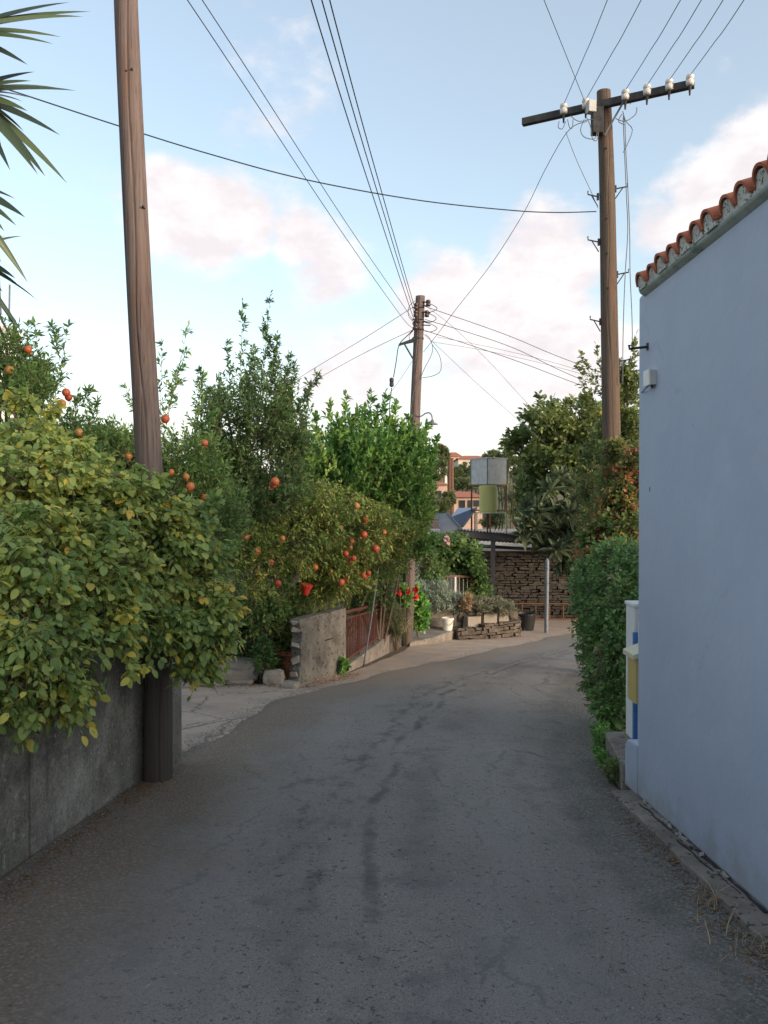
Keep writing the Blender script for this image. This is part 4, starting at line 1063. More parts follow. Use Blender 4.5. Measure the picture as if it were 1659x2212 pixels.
# right hand side
ex = shoots_to(rng, [(1160, 900, 1165, 850), (1215, 900, 1222, 862), (1130, 968, 1084, 955), (1255, 900, 1268, 850), (1190, 900, 1195, 870), (1120, 960, 1100, 930)], 24)
plant('broadleaf_tree', 'big broadleaf tree spreading beyond the bend behind the stone wall', 'tree', gp(7.2, 26.8), [B(1175, 910, 24, 48, 42, 1.2), B(1240, 930, 24, 66, 60, 1.3), B(1140, 962, 24, 40, 24, 1), B(1215, 990, 24, 80, 60, 1.5), B(1300, 970, 24, 70, 90, 1.5), B(1210, 1070, 24.5, 85, 75, 1.5), B(1300, 1080, 24, 80, 90, 1.2), B(1150, 1050, 25, 34, 50, 1), B(1260, 1150, 25, 70, 50, 1)], 'tree_r', None, 2600, (.35, .75), 10, .17, .11, 57, 'oval', trunk=.15, extra=ex, extra_n=16, subs=(5, .4, 8), up=.5, clumps=20, rad=.2)
ex = shoots_to(rng, [(1300, 860, 1252, 762), (1310, 870, 1286, 742), (1300, 900, 1242, 782), (1365, 860, 1375, 720), (1350, 860, 1368, 770), (1300, 880, 1308, 800), (1290, 900, 1262, 850), (1370, 900, 1384, 790)], 12.7)
plant('pole_side_tree', 'thin wispy tree growing up behind the crossarm pole', 'tree', gp(4.1, 12.8), [B(1345, 900, 12.8, 26, 70, .4), B(1365, 970, 12.6, 26, 80, .4), B(1310, 980, 13, 40, 60, .5), B(1350, 830, 12.8, 18, 40, .3)], 'tree_r', None, 700, (.2, .4), 10, .08, .045, 157, 'oval', trunk=.05, extra=ex, extra_n=16, subs=(8, .25, 8), up=.5)
# loquat rosettes
lq = thing('loquat_tree', 'loquat tree with rosettes of long leathery leaves over the bend', 'tree', gp(5.25, 21.3))
rng = np.random.default_rng(61); Ls = []; mb = MB(); lb = gp(5.25, 21.3)
for (u, v) in [(1135, 1130), (1160, 1090), (1190, 1060), (1175, 1140), (1200, 1110), (1215, 1150), (1150, 1165), (1180, 1185), (1205, 1190), (1230, 1110), (1225, 1180), (1165, 1110), (1140, 1100), (1235, 1050), (1210, 1035), (1240, 1150), (1128, 1155), (1245, 1085), (1185, 1160), (1160, 1140), (1215, 1205), (1222, 1225), (1190, 1095)]:
    c = P(u, v, 20.6 + rng.uniform(-.5, .6)); n = 18
    ax_ = nrm(np.array([[rng.normal() * .3 - .1, -.5 + rng.normal() * .3, .8]]))[0]
    r1 = nrm(np.cross(ax_, [[1, .2, 0]]))[0]; r2 = np.cross(ax_, r1)
    a = np.arange(n) * 2.4; el = np.linspace(.2, 1.75, n)
    d = ax_[None] * np.cos(el)[:, None] + (r1[None] * np.cos(a)[:, None] + r2[None] * np.sin(a)[:, None]) * np.sin(el)[:, None]
    d[:, 2] -= .12 * el
    pos = np.array(c)[None] + d * .02
    Ls.append([pos, d, ax_[None] + rng.normal(size=(n, 3)) * .2 + d * -.2, rng.uniform(.30, .52, n), rng.uniform(.10, .155, n), rng.random(n)])
    m_ = Vector((lb.x, lb.y, 0)).lerp(c, .5); m_.z = min(c.z - .3, m_.z + .2)
    mb.tube(catmull([lb + Vector((0, 0, 1.0)), m_, c], 6), [.03, .027, .024, .02, .016, .012, .008], 6)
mb.tube([lb - Vector((0, 0, .1)), lb + Vector((.03, 0, .6)), lb + Vector((0, 0, 1.1))], [.07, .06, .05], 9)
# long hanging leaf bunch
for k in range(26):
    p = P(1218 + rng.uniform(-14, 14), 1195 + rng.uniform(-10, 25), 20.6)
    Ls.append([np.array([list(p)]), np.array([[rng.normal() * .25, rng.normal() * .25, -1.]]), nrm(rng.normal(size=(1, 3))), np.array([rng.uniform(.35, .5)]), np.array([.10]), np.array([rng.random() * .3])])
leaf_mesh('crown', LM['loquat'], lq, cat_leaves(*Ls), 'lance'); mb.build('trunk', M['bark'], lq, smooth=True)
plant('red_creeper', 'creeper with reddening leaves climbing the crossarm pole foot', 'creeper', gp(3.3, 11.3), [B(1335, 1070, 11, 42, 70, .35), B(1350, 1150, 10.6, 45, 70, .4), B(1298, 1170, 10.8, 45, 55, .4), B(1330, 1000, 11.3, 40, 50, .3), B(1272, 1212, 10.6, 22, 30, .3), B(1370, 1030, 10.8, 25, 80, .3)], 'creeper', None, 1700, (.15, .35), 9, .07, .05, 58, trunk=.03, up=.1, hang=.35, sag=.2, clumps=20)
plant('bramble', 'green scrambling bush between the loquat and the house wall', 'bush', gp(3.2, 11.9), [B(1300, 1100, 12.4, 50, 80, .4), B(1290, 1160, 12.2, 40, 60, .3), B(1325, 1190, 11.8, 50, 60, .4), B(1300, 1040, 12.8, 50, 60, .4)], 'tree_r', None, 1300, (.2, .4), 11, .06, .03, 59, trunk=.03)
hb = [B(1325, 1205, 8.6, 44, 30, .5), B(1290, 1240, 8.9, 40, 34, .5), B(1345, 1225, 8.2, 38, 50, .5), B(1300, 1290, 8.3, 58, 60, .6), B(1345, 1260, 8.0, 40, 60, .5), B(1300, 1380, 7.9, 48, 80, .5), B(1330, 1330, 7.6, 42, 80, .4), B(1305, 1470, 7.4, 38, 70, .3), B(1330, 1440, 7.2, 26, 90, .3), B(1290, 1330, 8.8, 45, 60, .5), B(1275, 1260, 9.2, 34, 50, .5), B(1318, 1530, 7.1, 26, 40, .18)]
plant('ivy_hedge', 'tall dense ivy hedge pressing against the rendered house end', 'hedge', gp(2.4, 7.9), hb, 'ivy', None, 4200, (.14, .36), 9, .050, .038, 60, trunk=.04, up=.25, hang=.35, clumps=34, rad=.17, jit=.65, inner=.5)
ivh = [o for o in bpy.data.objects if o.name == 'ivy_hedge'][0]
rng = np.random.default_rng(62); sh = sprays(rng, [B(1322, 1310, 7.55, 14, 80, .1), B(1300, 1440, 7.25, 14, 70, .08), B(1318, 1225, 8.2, 10, 30, .1)], 90, (.1, .25), 8, -.4)
leaf_mesh('dead_foliage', LM['dry'], ivh, leaves_on(rng, sh, 8, .05, .03, hang=.6), 'diamond')
plant('weed', 'bushy green weed at the corner of the rendered house', 'weed', G(1325, 1690), [B(1322, 1668, 5.85, 19, 20, .10), B(1330, 1655, 5.95, 10, 14, .08)], 'grass', None, 230, (.05, .12), 9, .024, .010, 63, trunk=0, up=.9)
plant('weed', 'leafy green weed beside the concrete doorstep', 'weed', G(1302, 1640), [B(1301, 1612, 6.5, 17, 30, .12), B(1295, 1582, 6.8, 16, 20, .12), B(1308, 1640, 6.2, 12, 14, .1)], 'geranium', None, 260, (.05, .13), 9, .032, .018, 64, trunk=0, up=.8)
tuft('grass_tuft', 'small dry grass tuft at the near kerb face', 'grass', gp(1.56, 3.75, .02), 40, .10, .002, 'dry', 8, .08, 1.0)
tuft('grass_tuft', 'larger dry grass tuft in the right corner by the kerb', 'grass', gp(1.53, 3.25, .02), 70, .09, .002, 'dry', 9, .2, 1.2)
tuft('grass_tuft', 'dry grass fringe at the right foot of the broken wall', 'grass', G(700, 1468), 60, .16, .004, 'dry', 10, .5, .7)
tuft('grass_tuft', 'pale dry grass hanging over the low wall left of the middle pole', 'grass', P(858, 1365, 15.7), 70, .35, .005, 'dry', 12, .3, .6)

# ------------------------------------------------------------------ broken wall, slab, stones
a, b_ = Vector((-1.17, 10.95, 0)), Vector((-.575, 12.1, 0)); d = (b_ - a).normalized(); nn = Vector((-d.y, d.x, 0))
bw = thing('broken_wall', 'short grey block wall with a crumbled left end', 'wall', gp(a.x, a.y))
mb = MB(); L = (b_ - a).length
rr = random.Random(5)
jag = [(-.03, -.15), (-.02, .05), (.015, .10), (.01, .2), (.045, .24), (.03, .33), (.06, .37), (.055, .47), (.03, .5), (.05, .58), (.085, .62), (.075, .7), (.04, .73), (.035, .8), (.01, .83), (.02, .885)]
poly = [a + d * s + Vector((0, 0, H(a.x, a.y) + z)) for s, z in jag]
for k in range(1, 12): poly.append(a + d * (L * k / 12) + Vector((0, 0, H(a.x, a.y) + .885 + (.93 - .885 + H(b_.x, b_.y) - H(a.x, a.y) + .06) * k / 12 + rr.uniform(-.008, .008))))
poly += [b_ + Vector((0, 0, H(b_.x, b_.y) + 1.0)), b_ + Vector((0, 0, H(b_.x, b_.y) - .15))]
mb.prism(poly[::-1], nn * .17)
mb.build('blockwork', pmat('grey_blockwork', (.10, .092, .082), (.23, .21, .185), 4, .93, .9, c3=(.085, .08, .07), s3=1.8, fine=(20, (.05, .047, .043), .60, .66), dist=.02), bw, bevel=.012)
mb = MB()
for (z, w) in ((.12, .1), (.33, .08), (.52, .09), (.72, .1), (.84, .07)):
    p = a + d * .062 + nn * .085 + Vector((0, 0, H(a.x, a.y) + z)); mb.box(p, (.11, w + .05, .075), rr.uniform(-.3, .3), rr.uniform(-.3, .3), rr.uniform(-.3, .3), jit=.025)
mb.build('crumbled_block', M['pale_concrete'], bw, bevel=.012)
mb = MB(); p = a.lerp(b_, .6); mb.box(p - nn * .006 + Vector((0, 0, H(p.x, p.y) + .56)), (.2, .03, .012), math.atan2(d.y, d.x)); mb.build('chip', M['dark_steel'], bw)

def rock(name, label, cat, c, s, mat, seed, rz=0, group=None, n=2):
    rr = random.Random(seed); bm_v = []
    import bmesh
    bm = bmesh.new(); bmesh.ops.create_cube(bm, size=1); bmesh.ops.subdivide_edges(bm, edges=bm.edges[:], cuts=3, use_grid_fill=True)
    for v in bm.verts:
        q = v.co.copy(); l = max(abs(q.x), abs(q.y), abs(q.z)); sph = q.normalized() * .62
        v.co = q.lerp(sph, .42) + Vector([rr.uniform(-.05, .05) for _ in range(3)])
        v.co = Vector((v.co.x * s[0], v.co.y * s[1], v.co.z * s[2]))
    me = bpy.data.meshes.new(name); bm.to_mesh(me); bm.free(); me.materials.append(mat)
    o = bpy.data.objects.new(name, me); COL.objects.link(o); o.location = Vector(c) + Vector((0, 0, s[2] * .42)); o.rotation_euler = (rr.uniform(-.08, .08), rr.uniform(-.08, .08), rz)
    return tag(o, label, cat, group)
mb = MB(); rr = random.Random(9)
sl0 = gp(-2.0, 11.05)
mb2 = rock('concrete_slab', 'long broken concrete slab lying at the back of the driveway', 'slab', gp(-2.55, 11.15, .06), (1.55, .42, .30), M['pale_concrete'], 12, .05)
for k, (u, v, s, lab) in enumerate(((592, 1478, (.26, .22, .22), 'pale rounded rubble stone next to the broken wall'), (520, 1478, (.34, .2, .07), 'flat pale stone under the right end of the slab'), (455, 1482, (.3, .2, .08), 'flat pale stone under the middle of the slab'), (405, 1486, (.2, .16, .08), 'small flat stone beside the wall pier'), (628, 1487, (.22, .18, .10), 'low rubble lump at the foot of the crumbled wall end'), (482, 1474, (.22, .2, .10), 'squat rubble stone behind the flat stones'))):
    rock('stone', lab, 'stone', G(u, v) + Vector((0, 0, .0)), s, M['pale_concrete'], 20 + k, rr.uniform(-.4, .4), 'rubble stones by the broken wall')
pt = thing('flower_pot', 'round terracotta pot in the shade left of the broken wall', 'pot', gp(-1.34, 11.45))
mb = MB(); mb.lathe(gp(-1.34, 11.45), [(.13, 0), (.18, .36), (.21, .37), (.21, .43), (.175, .43), (.16, .38)], 20); mb.build('body', M['terracotta'], pt, smooth=False)
mb = MB(); mb.lathe(gp(-1.34, 11.45, .34), [(.15, 0), (.165, .05)], 16); mb.build('soil_fill', M['soil'], pt)
hp = thing('red_pot', 'red plastic pot among the leaves above the broken wall', 'pot', P(660, 1283, 11.45))
mb = MB(); mb.lathe(P(660, 1284, 11.45), [(.045, 0), (.078, .12), (.088, .125), (.088, .15), (.07, .145)], 16, (.15, -.1, 1)); mb.build('body', pmat('red_plastic', (.45, .03, .015), (.55, .05, .03), 5, .45, 0), hp)
mb = MB(); mb.box(P(640, 1250, 11.4), (.07, .02, .18), .3, .3, .5); tag(mb.build('tin_sheet', M['panel_grey'], bevel=.003), 'small grey sheet panel hidden in leaves beside the red pot', 'panel')

# railing on its kerb wall
a, b_ = Vector((-.56, 12.16, 0)), Vector((.10, 15.0, 0)); L = (b_ - a).length; d = (b_ - a).normalized()
lw = thing('low_wall', 'low concrete kerb wall carrying the rust red railing', 'wall', gp(a.x, a.y))
wallslab((a.x, a.y), (b_.x, b_.y), .10, .34, .16, 'kerb_wall', M['concrete'], lw)
wallslab((b_.x, b_.y + .01), (.36, 16.25), .34, .50, .18, 'kerb_wall', M['stone'], lw, .03)
ra = thing('railing', 'rust red iron railing with thin bars beyond the broken wall', 'railing', gp(a.x, a.y, .1))
nn = Vector((-d.y, d.x, 0)) * .08
zt = lambda t: H(0, a.y) + .92 + (H(0, b_.y) + .95 - H(0, a.y) - .92) * t
zb_ = lambda t: H(0, a.y) + .16 + (H(0, b_.y) + .40 - H(0, a.y) - .16) * t
mb = MB(); mb.bar(a + nn + Vector((0, 0, zt(0))), b_ + nn + Vector((0, 0, zt(1))), .05, .045); mb.build('top_rail', M['rail_red'], ra)
mb = MB(); mb.bar(a + nn + Vector((0, 0, zt(0) - .1)), b_ + nn + Vector((0, 0, zt(1) - .1)), .03, .03); mb.build('middle_rail', M['rail_red'], ra)
mb = MB(); mb.bar(a + nn + Vector((0, 0, zb_(0))), b_ + nn + Vector((0, 0, zb_(1))), .03, .03); mb.build('bottom_rail', M['rail_red'], ra)
N = 30
for k in range(N + 1):
    t = k / N; p = a.lerp(b_, t) + nn; mb = MB(); w = .034 if k % 10 == 0 else .016
    mb.bar(p + Vector((0, 0, zb_(t) - (.1 if w > .02 else 0))), p + Vector((0, 0, zt(t) - (.0 if w > .02 else .1))), w)
    mb.build('post' if w > .02 else 'bar', M['rail_red'], ra)
mb = MB(); mb.tube(catmull([G(785, 1440), P(800, 1350, 12.9), P(810, 1280, 12.95), P(817, 1225, 13.0)], 10), .014, 8)
tag(mb.build('metal_stake', M['grey_steel'], smooth=True), 'thin grey metal stake leaning in front of the rust red railing', 'stake')

# steps, bucket and the planted stone bed
rr = random.Random(14)
sa = thing('concrete_step', 'broad rounded concrete step right of the middle pole', 'step', gp(1.2, 17.4))
pa = [G(880, 1396), G(990, 1378), G(1000, 1362, .1), G(990, 1350, .2), G(885, 1350, .2)]
mb = MB(); zt_ = H(0, 17.2) + .16
mb.prism([(p.x, p.y, zt_) for p in (G(884, 1397), G(940, 1390), G(988, 1380), Vector((1.9, 19.2, 0)), Vector((.6, 18.9, 0)))], (0, 0, -.6))
mb.build('tread', M['concrete'], sa, bevel=.05, seg=3)
mb = MB(); mb.prism([(.62, 18.15, zt_ + .004), (1.78, 18.2, zt_ + .004), (1.9, 19.5, zt_ + .004), (.6, 19.5, zt_ + .004)], (0, 0, .46)); mb.build('terrace_wall', M['concrete'], sa, bevel=.04)
bk = thing('bucket', 'white plastic bucket standing on the concrete step', 'bucket', (1.43, 17.85, zt_))
mb = MB(); c = (1.43, 17.85, zt_); mb.lathe(c, [(.105, 0), (.125, .235), (.138, .24), (.138, .275), (.13, .28), (.12, .27), (.10, .02)], 22); mb.build('body', M['bucket'], bk, smooth=False)
mb = MB(); mb.tube(catmull([(1.30, 17.80, zt_ + .25), (1.36, 17.70, zt_ + .17), (1.46, 17.69, zt_ + .13), (1.56, 17.80, zt_ + .22)], 10), .005, 5); mb.build('handle', M['grey_steel'], bk)
sb = thing('stone_bed', 'raised planting bed of rough stones beside the bend', 'planter', gp(2.4, 18.3))
def courses(mb, p0, p1, z0, h, th, ch, sl, rr, gap=.008):
    p0, p1 = Vector(p0), Vector(p1); L = (p1 - p0).length; d = (p1 - p0).normalized(); an = math.atan2(d.y, d.x); z = 0
    while z < h:
        c_ = ch * rr.uniform(.7, 1.3); s = -rr.uniform(0, sl)
        while s < L:
            l = sl * rr.uniform(.5, 1.6); s0, s1 = max(s, 0), min(s + l, L)
            if s1 - s0 > .04:
                p = p0 + d * ((s0 + s1) / 2) + Vector((0, 0, z0 + z + c_ / 2)) + Vector((-d.y, d.x, 0)) * rr.uniform(-.025, .025)
                mb.box(p, (s1 - s0 - gap, th * rr.uniform(.85, 1.1), c_ - gap), an + rr.uniform(-.05, .05), rr.uniform(-.06, .06), rr.uniform(-.07, .07), jit=min(.02, c_ * .2))
            s += l
        z += c_
mb = MB(); zz = H(0, 18.2)
courses(mb, (1.62, 17.75, 0), (2.25, 17.95, 0), zz - .05, .34, .2, .075, .2, rr); courses(mb, (2.2, 17.95, 0), (3.12, 18.6, 0), zz - .05, .40, .2, .075, .22, rr); courses(mb, (3.1, 18.6, 0), (3.2, 19.6, 0), zz - .1, .42, .2, .08, .22, rr)
mb.build('dry_stone', M['stone'], sb, bevel=.01)
mb = MB()
for (x, y, sx, sy, sz, z) in ((2.0, 18.15, .33, .3, .30, .22), (2.38, 18.3, .34, .3, .30, .28), (2.72, 18.55, .26, .3, .27, .34)): mb.box((x, y, zz + z + sz / 2), (sx, sy, sz), .35, jit=.012)
mb.build('concrete_block', M['pale_concrete'], sb, bevel=.015)
mb = MB(); mb.box((1.78, 18.3, zz + .5), (.24, .26, .26), .4, .2, .3, jit=.03); mb.box((3.0, 18.75, zz + .46), (.22, .2, .16), .4, .1, .1, jit=.03); mb.build('boulder', M['stone'], sb, bevel=.03)
mb = MB(); mb.prism([(1.9, 18.3, zz + .36), (3.0, 18.85, zz + .36), (3.1, 19.8, zz + .36), (1.9, 19.8, zz + .36)], (0, 0, -.3)); mb.build('earth', M['soil'], sb)
fp = thing('nursery_pot', 'black plastic nursery pot standing in the stone bed', 'pot', (2.55, 18.5, zz + .58))
mb = MB(); mb.lathe((2.52, 18.35, zz + .585), [(.09, 0), (.12, .18), (.13, .18), (.13, .2), (.11, .19)], 16); mb.build('body', M['black'], fp)
# balcony railing behind the bushes
br = thing('balcony_railing', 'brown iron balcony railing with pale bars under the vine arch', 'railing', gp(1.9, 19.3, .5))
A = P(940, 1243, 18.7); Bq = P(1018, 1246, 19.2); A2 = P(940, 1290, 18.7); B2 = P(1018, 1292, 19.2)
mb = MB(); mb.bar(A, Bq, .05, .05); mb.build('top_rail', M['rust'], br)
mb = MB(); mb.bar(A2, B2, .04, .04); mb.build('bottom_rail', M['rust'], br)
for k in range(10):
    t = k / 9; mb = MB(); mb.bar(A.lerp(Bq, t), A2.lerp(B2, t), .045 if k in (0, 9) else .014); mb.build('post' if k in (0, 9) else 'bar', M['rust'] if k in (0, 9) else M['pale_concrete'], br)
mb = MB(); mb.bar(P(984, 1246, 18.8), P(984, 1294, 18.8), .04); tag(mb.build('white_post', M['white_plastic']), 'slim white post before the brown balcony railing', 'post')

# ------------------------------------------------------------------ bend: stone wall, fence, bin, post, carport
rr = random.Random(31)
sw = thing('stone_wall', 'tall dry stone wall behind the carport at the bend', 'wall', gp(4.5, 25))
mb = MB(); courses(mb, (2.4, 25.2, 0), (9.5, 25.1, 0), H(0, 25.2) - .1, 2.15, .4, .085, .27, rr, .014); mb.build('stonework', M['shade_stone'], sw, bevel=.012, seg=1)
mb = MB(); mb.prism([(2.4, 25.35, H(0, 25.2)), (9.5, 25.25, H(0, 25.2)), (9.5, 25.25, .14), (2.4, 25.35, .14)], (0, .3, 0)); mb.build('wall_core', M['soil'], sw)
mb = MB(); mb.box((6.0, 25.3, .30), (7.2, .5, .34), -.014); mb.build('coping', M['white_wall'], sw, bevel=.02)
rf_ = thing('rusty_fence', 'low rusty pipe fence in front of the stone wall', 'fence', gp(5, 24.4))
Z = H(0, 24.4)
for zz_ in (.52, .05):
    mb = MB(); mb.bar((3.4, 24.4, Z + zz_), (7.2, 24.3, Z + zz_), .035); mb.build('rail', M['rust'], rf_)
for k in range(10):
    x = 3.4 + k * .42; mb = MB(); mb.bar((x, 24.4, Z - .05), (x, 24.4, Z + .54), .03); mb.build('post', M['rust'], rf_)
bn = thing('rubbish_bin', 'black bin with a hoop standing right of the stone bed', 'bin', gp(3.6, 20.1))
c = G(1136, 1362); mb = MB(); mb.lathe(c, [(.19, 0), (.26, .40), (.275, .41), (.275, .45), (.25, .45), (.24, .40)], 22); mb.build('body', M['black'], bn)
mb = MB(); mb.tube([c + Vector((-.28 + .0 * k, -.18, .0)) + Vector((.22 * math.sin(k / 12 * PI / 2), 0, .40 * math.cos(k / 12 * PI / 2))) for k in range(13)], .012, 6); mb.build('hoop', M['grey_steel'], bn)
mb = MB(); q = G(1180, 1367); mb.tube([q - Vector((0, 0, .1)), P(1182, 1212, q.y)], .052, 14); mb.lathe(P(1182, 1212, q.y), [(.054, 0), (.03, .05), (.01, .07)], 14); mb.lathe(P(1182, 1228, q.y), [(.056, 0), (.056, .02)], 14)
tag(mb.build('sign_post', M['grey_steel'], smooth=False), 'plain galvanised grey post standing at the bend', 'post')
cp = thing('carport', 'dark steel carport with a corrugated roof before the stone wall', 'carport', gp(3.2, 21.2))
A, Bq = P(982, 1146, 21), P(1190, 1164, 21.2)
mb = MB(); mb.bar(A - Vector((0, 0, .07)), Bq - Vector((0, 0, .07)), .06, .16); mb.build('front_beam', M['dark_steel'], cp)
mb = MB(); mb.bar(P(1010, 1178, 24.6), P(1250, 1192, 24.6), .08, .10); mb.build('rear_beam', M['dark_steel'], cp)
C2, D2 = P(1010, 1172, 24.6) + Vector((0, 0, .02)), P(1250, 1186, 24.6) + Vector((0, 0, .02))
vs, fs = [], []; n = 90
for k in range(n + 1):
    t = k / n; h = .022 * math.cos(k * PI / 1.5)
    vs += [A.lerp(Bq, t) + Vector((0, -.06, .035 + h)), C2.lerp(D2, t) + Vector((0, 0, .06 + h)), A.lerp(Bq, t) + Vector((0, -.06, .029 + h)), C2.lerp(D2, t) + Vector((0, 0, .054 + h))]
for k in range(n): fs += [(4 * k, 4 * k + 4, 4 * k + 5, 4 * k + 1), (4 * k + 3, 4 * k + 7, 4 * k + 6, 4 * k + 2), (4 * k + 2, 4 * k + 6, 4 * k + 4, 4 * k)]
mesh_obj('roof', vs, fs, M['dark_steel'], cp)
for (u, y, r) in ((1065, 21.1, .06), (1000, 21.05, .05), (1018, 24.6, .05)):
    t = P(u, 1160, y); mb = MB(); mb.bar(Vector((t.x, y, H(0, y) - .1)), Vector((t.x, y, P(u, 1158, y).z - (.0 if y < 23 else .2))), r * 1.8); mb.build('post', M['dark_steel'], cp)
mb = MB(); mb.bar(P(1065, 1178, 21.1), P(1018, 1184, 24.4), .05); mb.build('side_beam', M['dark_steel'], cp)

# ------------------------------------------------------------------ water tank, barrel, solar heater on the roof behind
sh_ = thing('flat_shed', 'low pale flat roofed shed under the water tank', 'shed', gp(3.6, 28))
mb = MB(); mb.prism([(1.2, 26.2, .55), (8.4, 26.2, .55), (8.4, 31, .55), (1.2, 31, .55)], (0, 0, -3.3)); mb.build('wall', M['cream_wall'], sh_)
mb = MB(); mb.box((4.8, 28.6, .60), (7.5, 5.2, .10)); mb.build('roof', M['pale_concrete'], sh_)
YT = 27.0
k_ = YT / F
st = thing('tank_stand', 'rusty steel rack holding the galvanised water tank', 'stand', (P(1055, 1148, YT).x, YT, .65))
tc_ = P(1056, 1048, YT); s_t = .86; rz = math.radians(33)
leg = []
for (i, j) in ((-1, -1), (1, -1), (1, 1), (-1, 1)):
    q = tc_ + Matrix.Rotation(rz, 3, 'Z') @ Vector((i * s_t / 2 * .96, j * s_t / 2 * .96, 0)); leg.append(q)
    mb = MB(); mb.bar(Vector((q.x, q.y, .65)), q, .05); mb.build('leg', M['rust'], st)
for zf in (-.03, -.85):
    for i in range(4):
        mb = MB(); mb.bar(leg[i] + Vector((0, 0, zf)), leg[(i + 1) % 4] + Vector((0, 0, zf)), .045); mb.build('cross_bar', M['rust'], st)
tk = thing('water_tank', 'square galvanised metal water tank above the carport', 'tank', tc_ + Vector((0, 0, .01)))
mb = MB(); mb.box(tc_ + Vector((0, 0, .45)), (s_t, s_t, .86), rz); mb.build('shell', M['zinc'], tk, bevel=.01)
mb = MB(); mb.box(tc_ + Vector((0, 0, .895)), (s_t + .05, s_t + .05, .03), rz); mb.build('lid', M['zinc'], tk)
for (i, j) in ((-1, -1), (1, -1), (-1, 1)):
    mb = MB(); q = tc_ + Matrix.Rotation(rz, 3, 'Z') @ Vector((i * (s_t / 2 + .006), j * (s_t / 2 + .006), 0)); mb.bar(q + Vector((0, 0, .02)), q + Vector((0, 0, .87)), .035); mb.build('corner_angle', M['grey_steel'], tk)
brl = thing('hot_water_cylinder', 'yellow green water cylinder between the legs of the tank stand', 'cylinder', P(1054, 1106, YT - .6))
c = P(1054, 1106, YT - .95); mb = MB(); mb.lathe(c, [(.27, 0), (.285, .01), (.285, .84), (.27, .86), (.1, .87)], 26); mb.build('shell', M['barrel'], brl)
mb = MB(); mb.lathe(c + Vector((0, 0, -.04)), [(.31, 0), (.31, .035)], 20); mb.bar(c + Vector((-.4, 0, -.02)), c + Vector((.62, .1, -.02)), .04); 
for dx in (-.36, .6): mb.bar(c + Vector((dx, .05, 0)), Vector((c.x + dx, c.y + .05, .65)), .04)
mb.build('shelf', M['cream_paint'], brl)
mb = MB()
for (u0, u1, v1) in ((1082, 1085, 1100), (1090, 1092, 1080), (1076, 1077, 1110)): mb.tube(catmull([P(u0, 1052, YT + .2), P(u0 + 2, 1075, YT + .2), P(u1, v1, YT), P(u1 - 8, 1146, YT)], 8), .018, 6)
tag(mb.build('water_pipe', M['dark_steel']), 'dark water pipes dropping from the square tank', 'pipe')
so = thing('solar_panel', 'grey framed solar panel leaning left of the carport roof', 'solar panel', P(975, 1150, 25.6))
def slab4(name, pts, th, mat, par):
    mb = MB(); pts = [Vector(p) for p in pts]; n_ = (pts[1] - pts[0]).cross(pts[3] - pts[0]).normalized(); mb.prism(pts, n_ * th); return mb.build(name, mat, par)
slab4('panel', [P(942, 1110, 26.6), P(966, 1108, 26.6), P(1002, 1150, 25.2), P(955, 1152, 25.2)], .06, M['panel_grey'], so)
mb = MB(); mb.bar(P(966, 1107, 26.55), P(1003, 1150, 25.15), .05); mb.bar(P(942, 1109, 26.55), P(955, 1152, 25.15), .05); mb.build('frame', M['grey_steel'], so)
mb = MB(); mb.bar(P(966, 1110, 26.6), Vector((P(966, 1110, 26.6).x, 26.6, .65)), .05); mb.build('support', M['grey_steel'], so)
so2 = thing('solar_panel', 'blue glass solar panel leaning towards the tank stand', 'solar panel', P(1005, 1140, 26.4))
slab4('panel', [P(976, 1116, 26.2), P(988, 1098, 27.4), P(1029, 1096, 27.4), P(999, 1136, 26.2)], .06, M['panel_blue'], so2)
mb = MB(); mb.bar(P(976, 1117, 26.15), P(999, 1137, 26.15), .06); mb.bar(P(1030, 1096, 27.35), P(1000, 1137, 26.15), .05); mb.build('frame', M['grey_steel'], so2)
for (u, y) in ((998, 27.4), (1026, 27.4)):
    mb = MB(); q = P(u, 1099, y); mb.bar(q, Vector((q.x, q.y, .65)), .04); mb.build('support', M['rust'], so2)

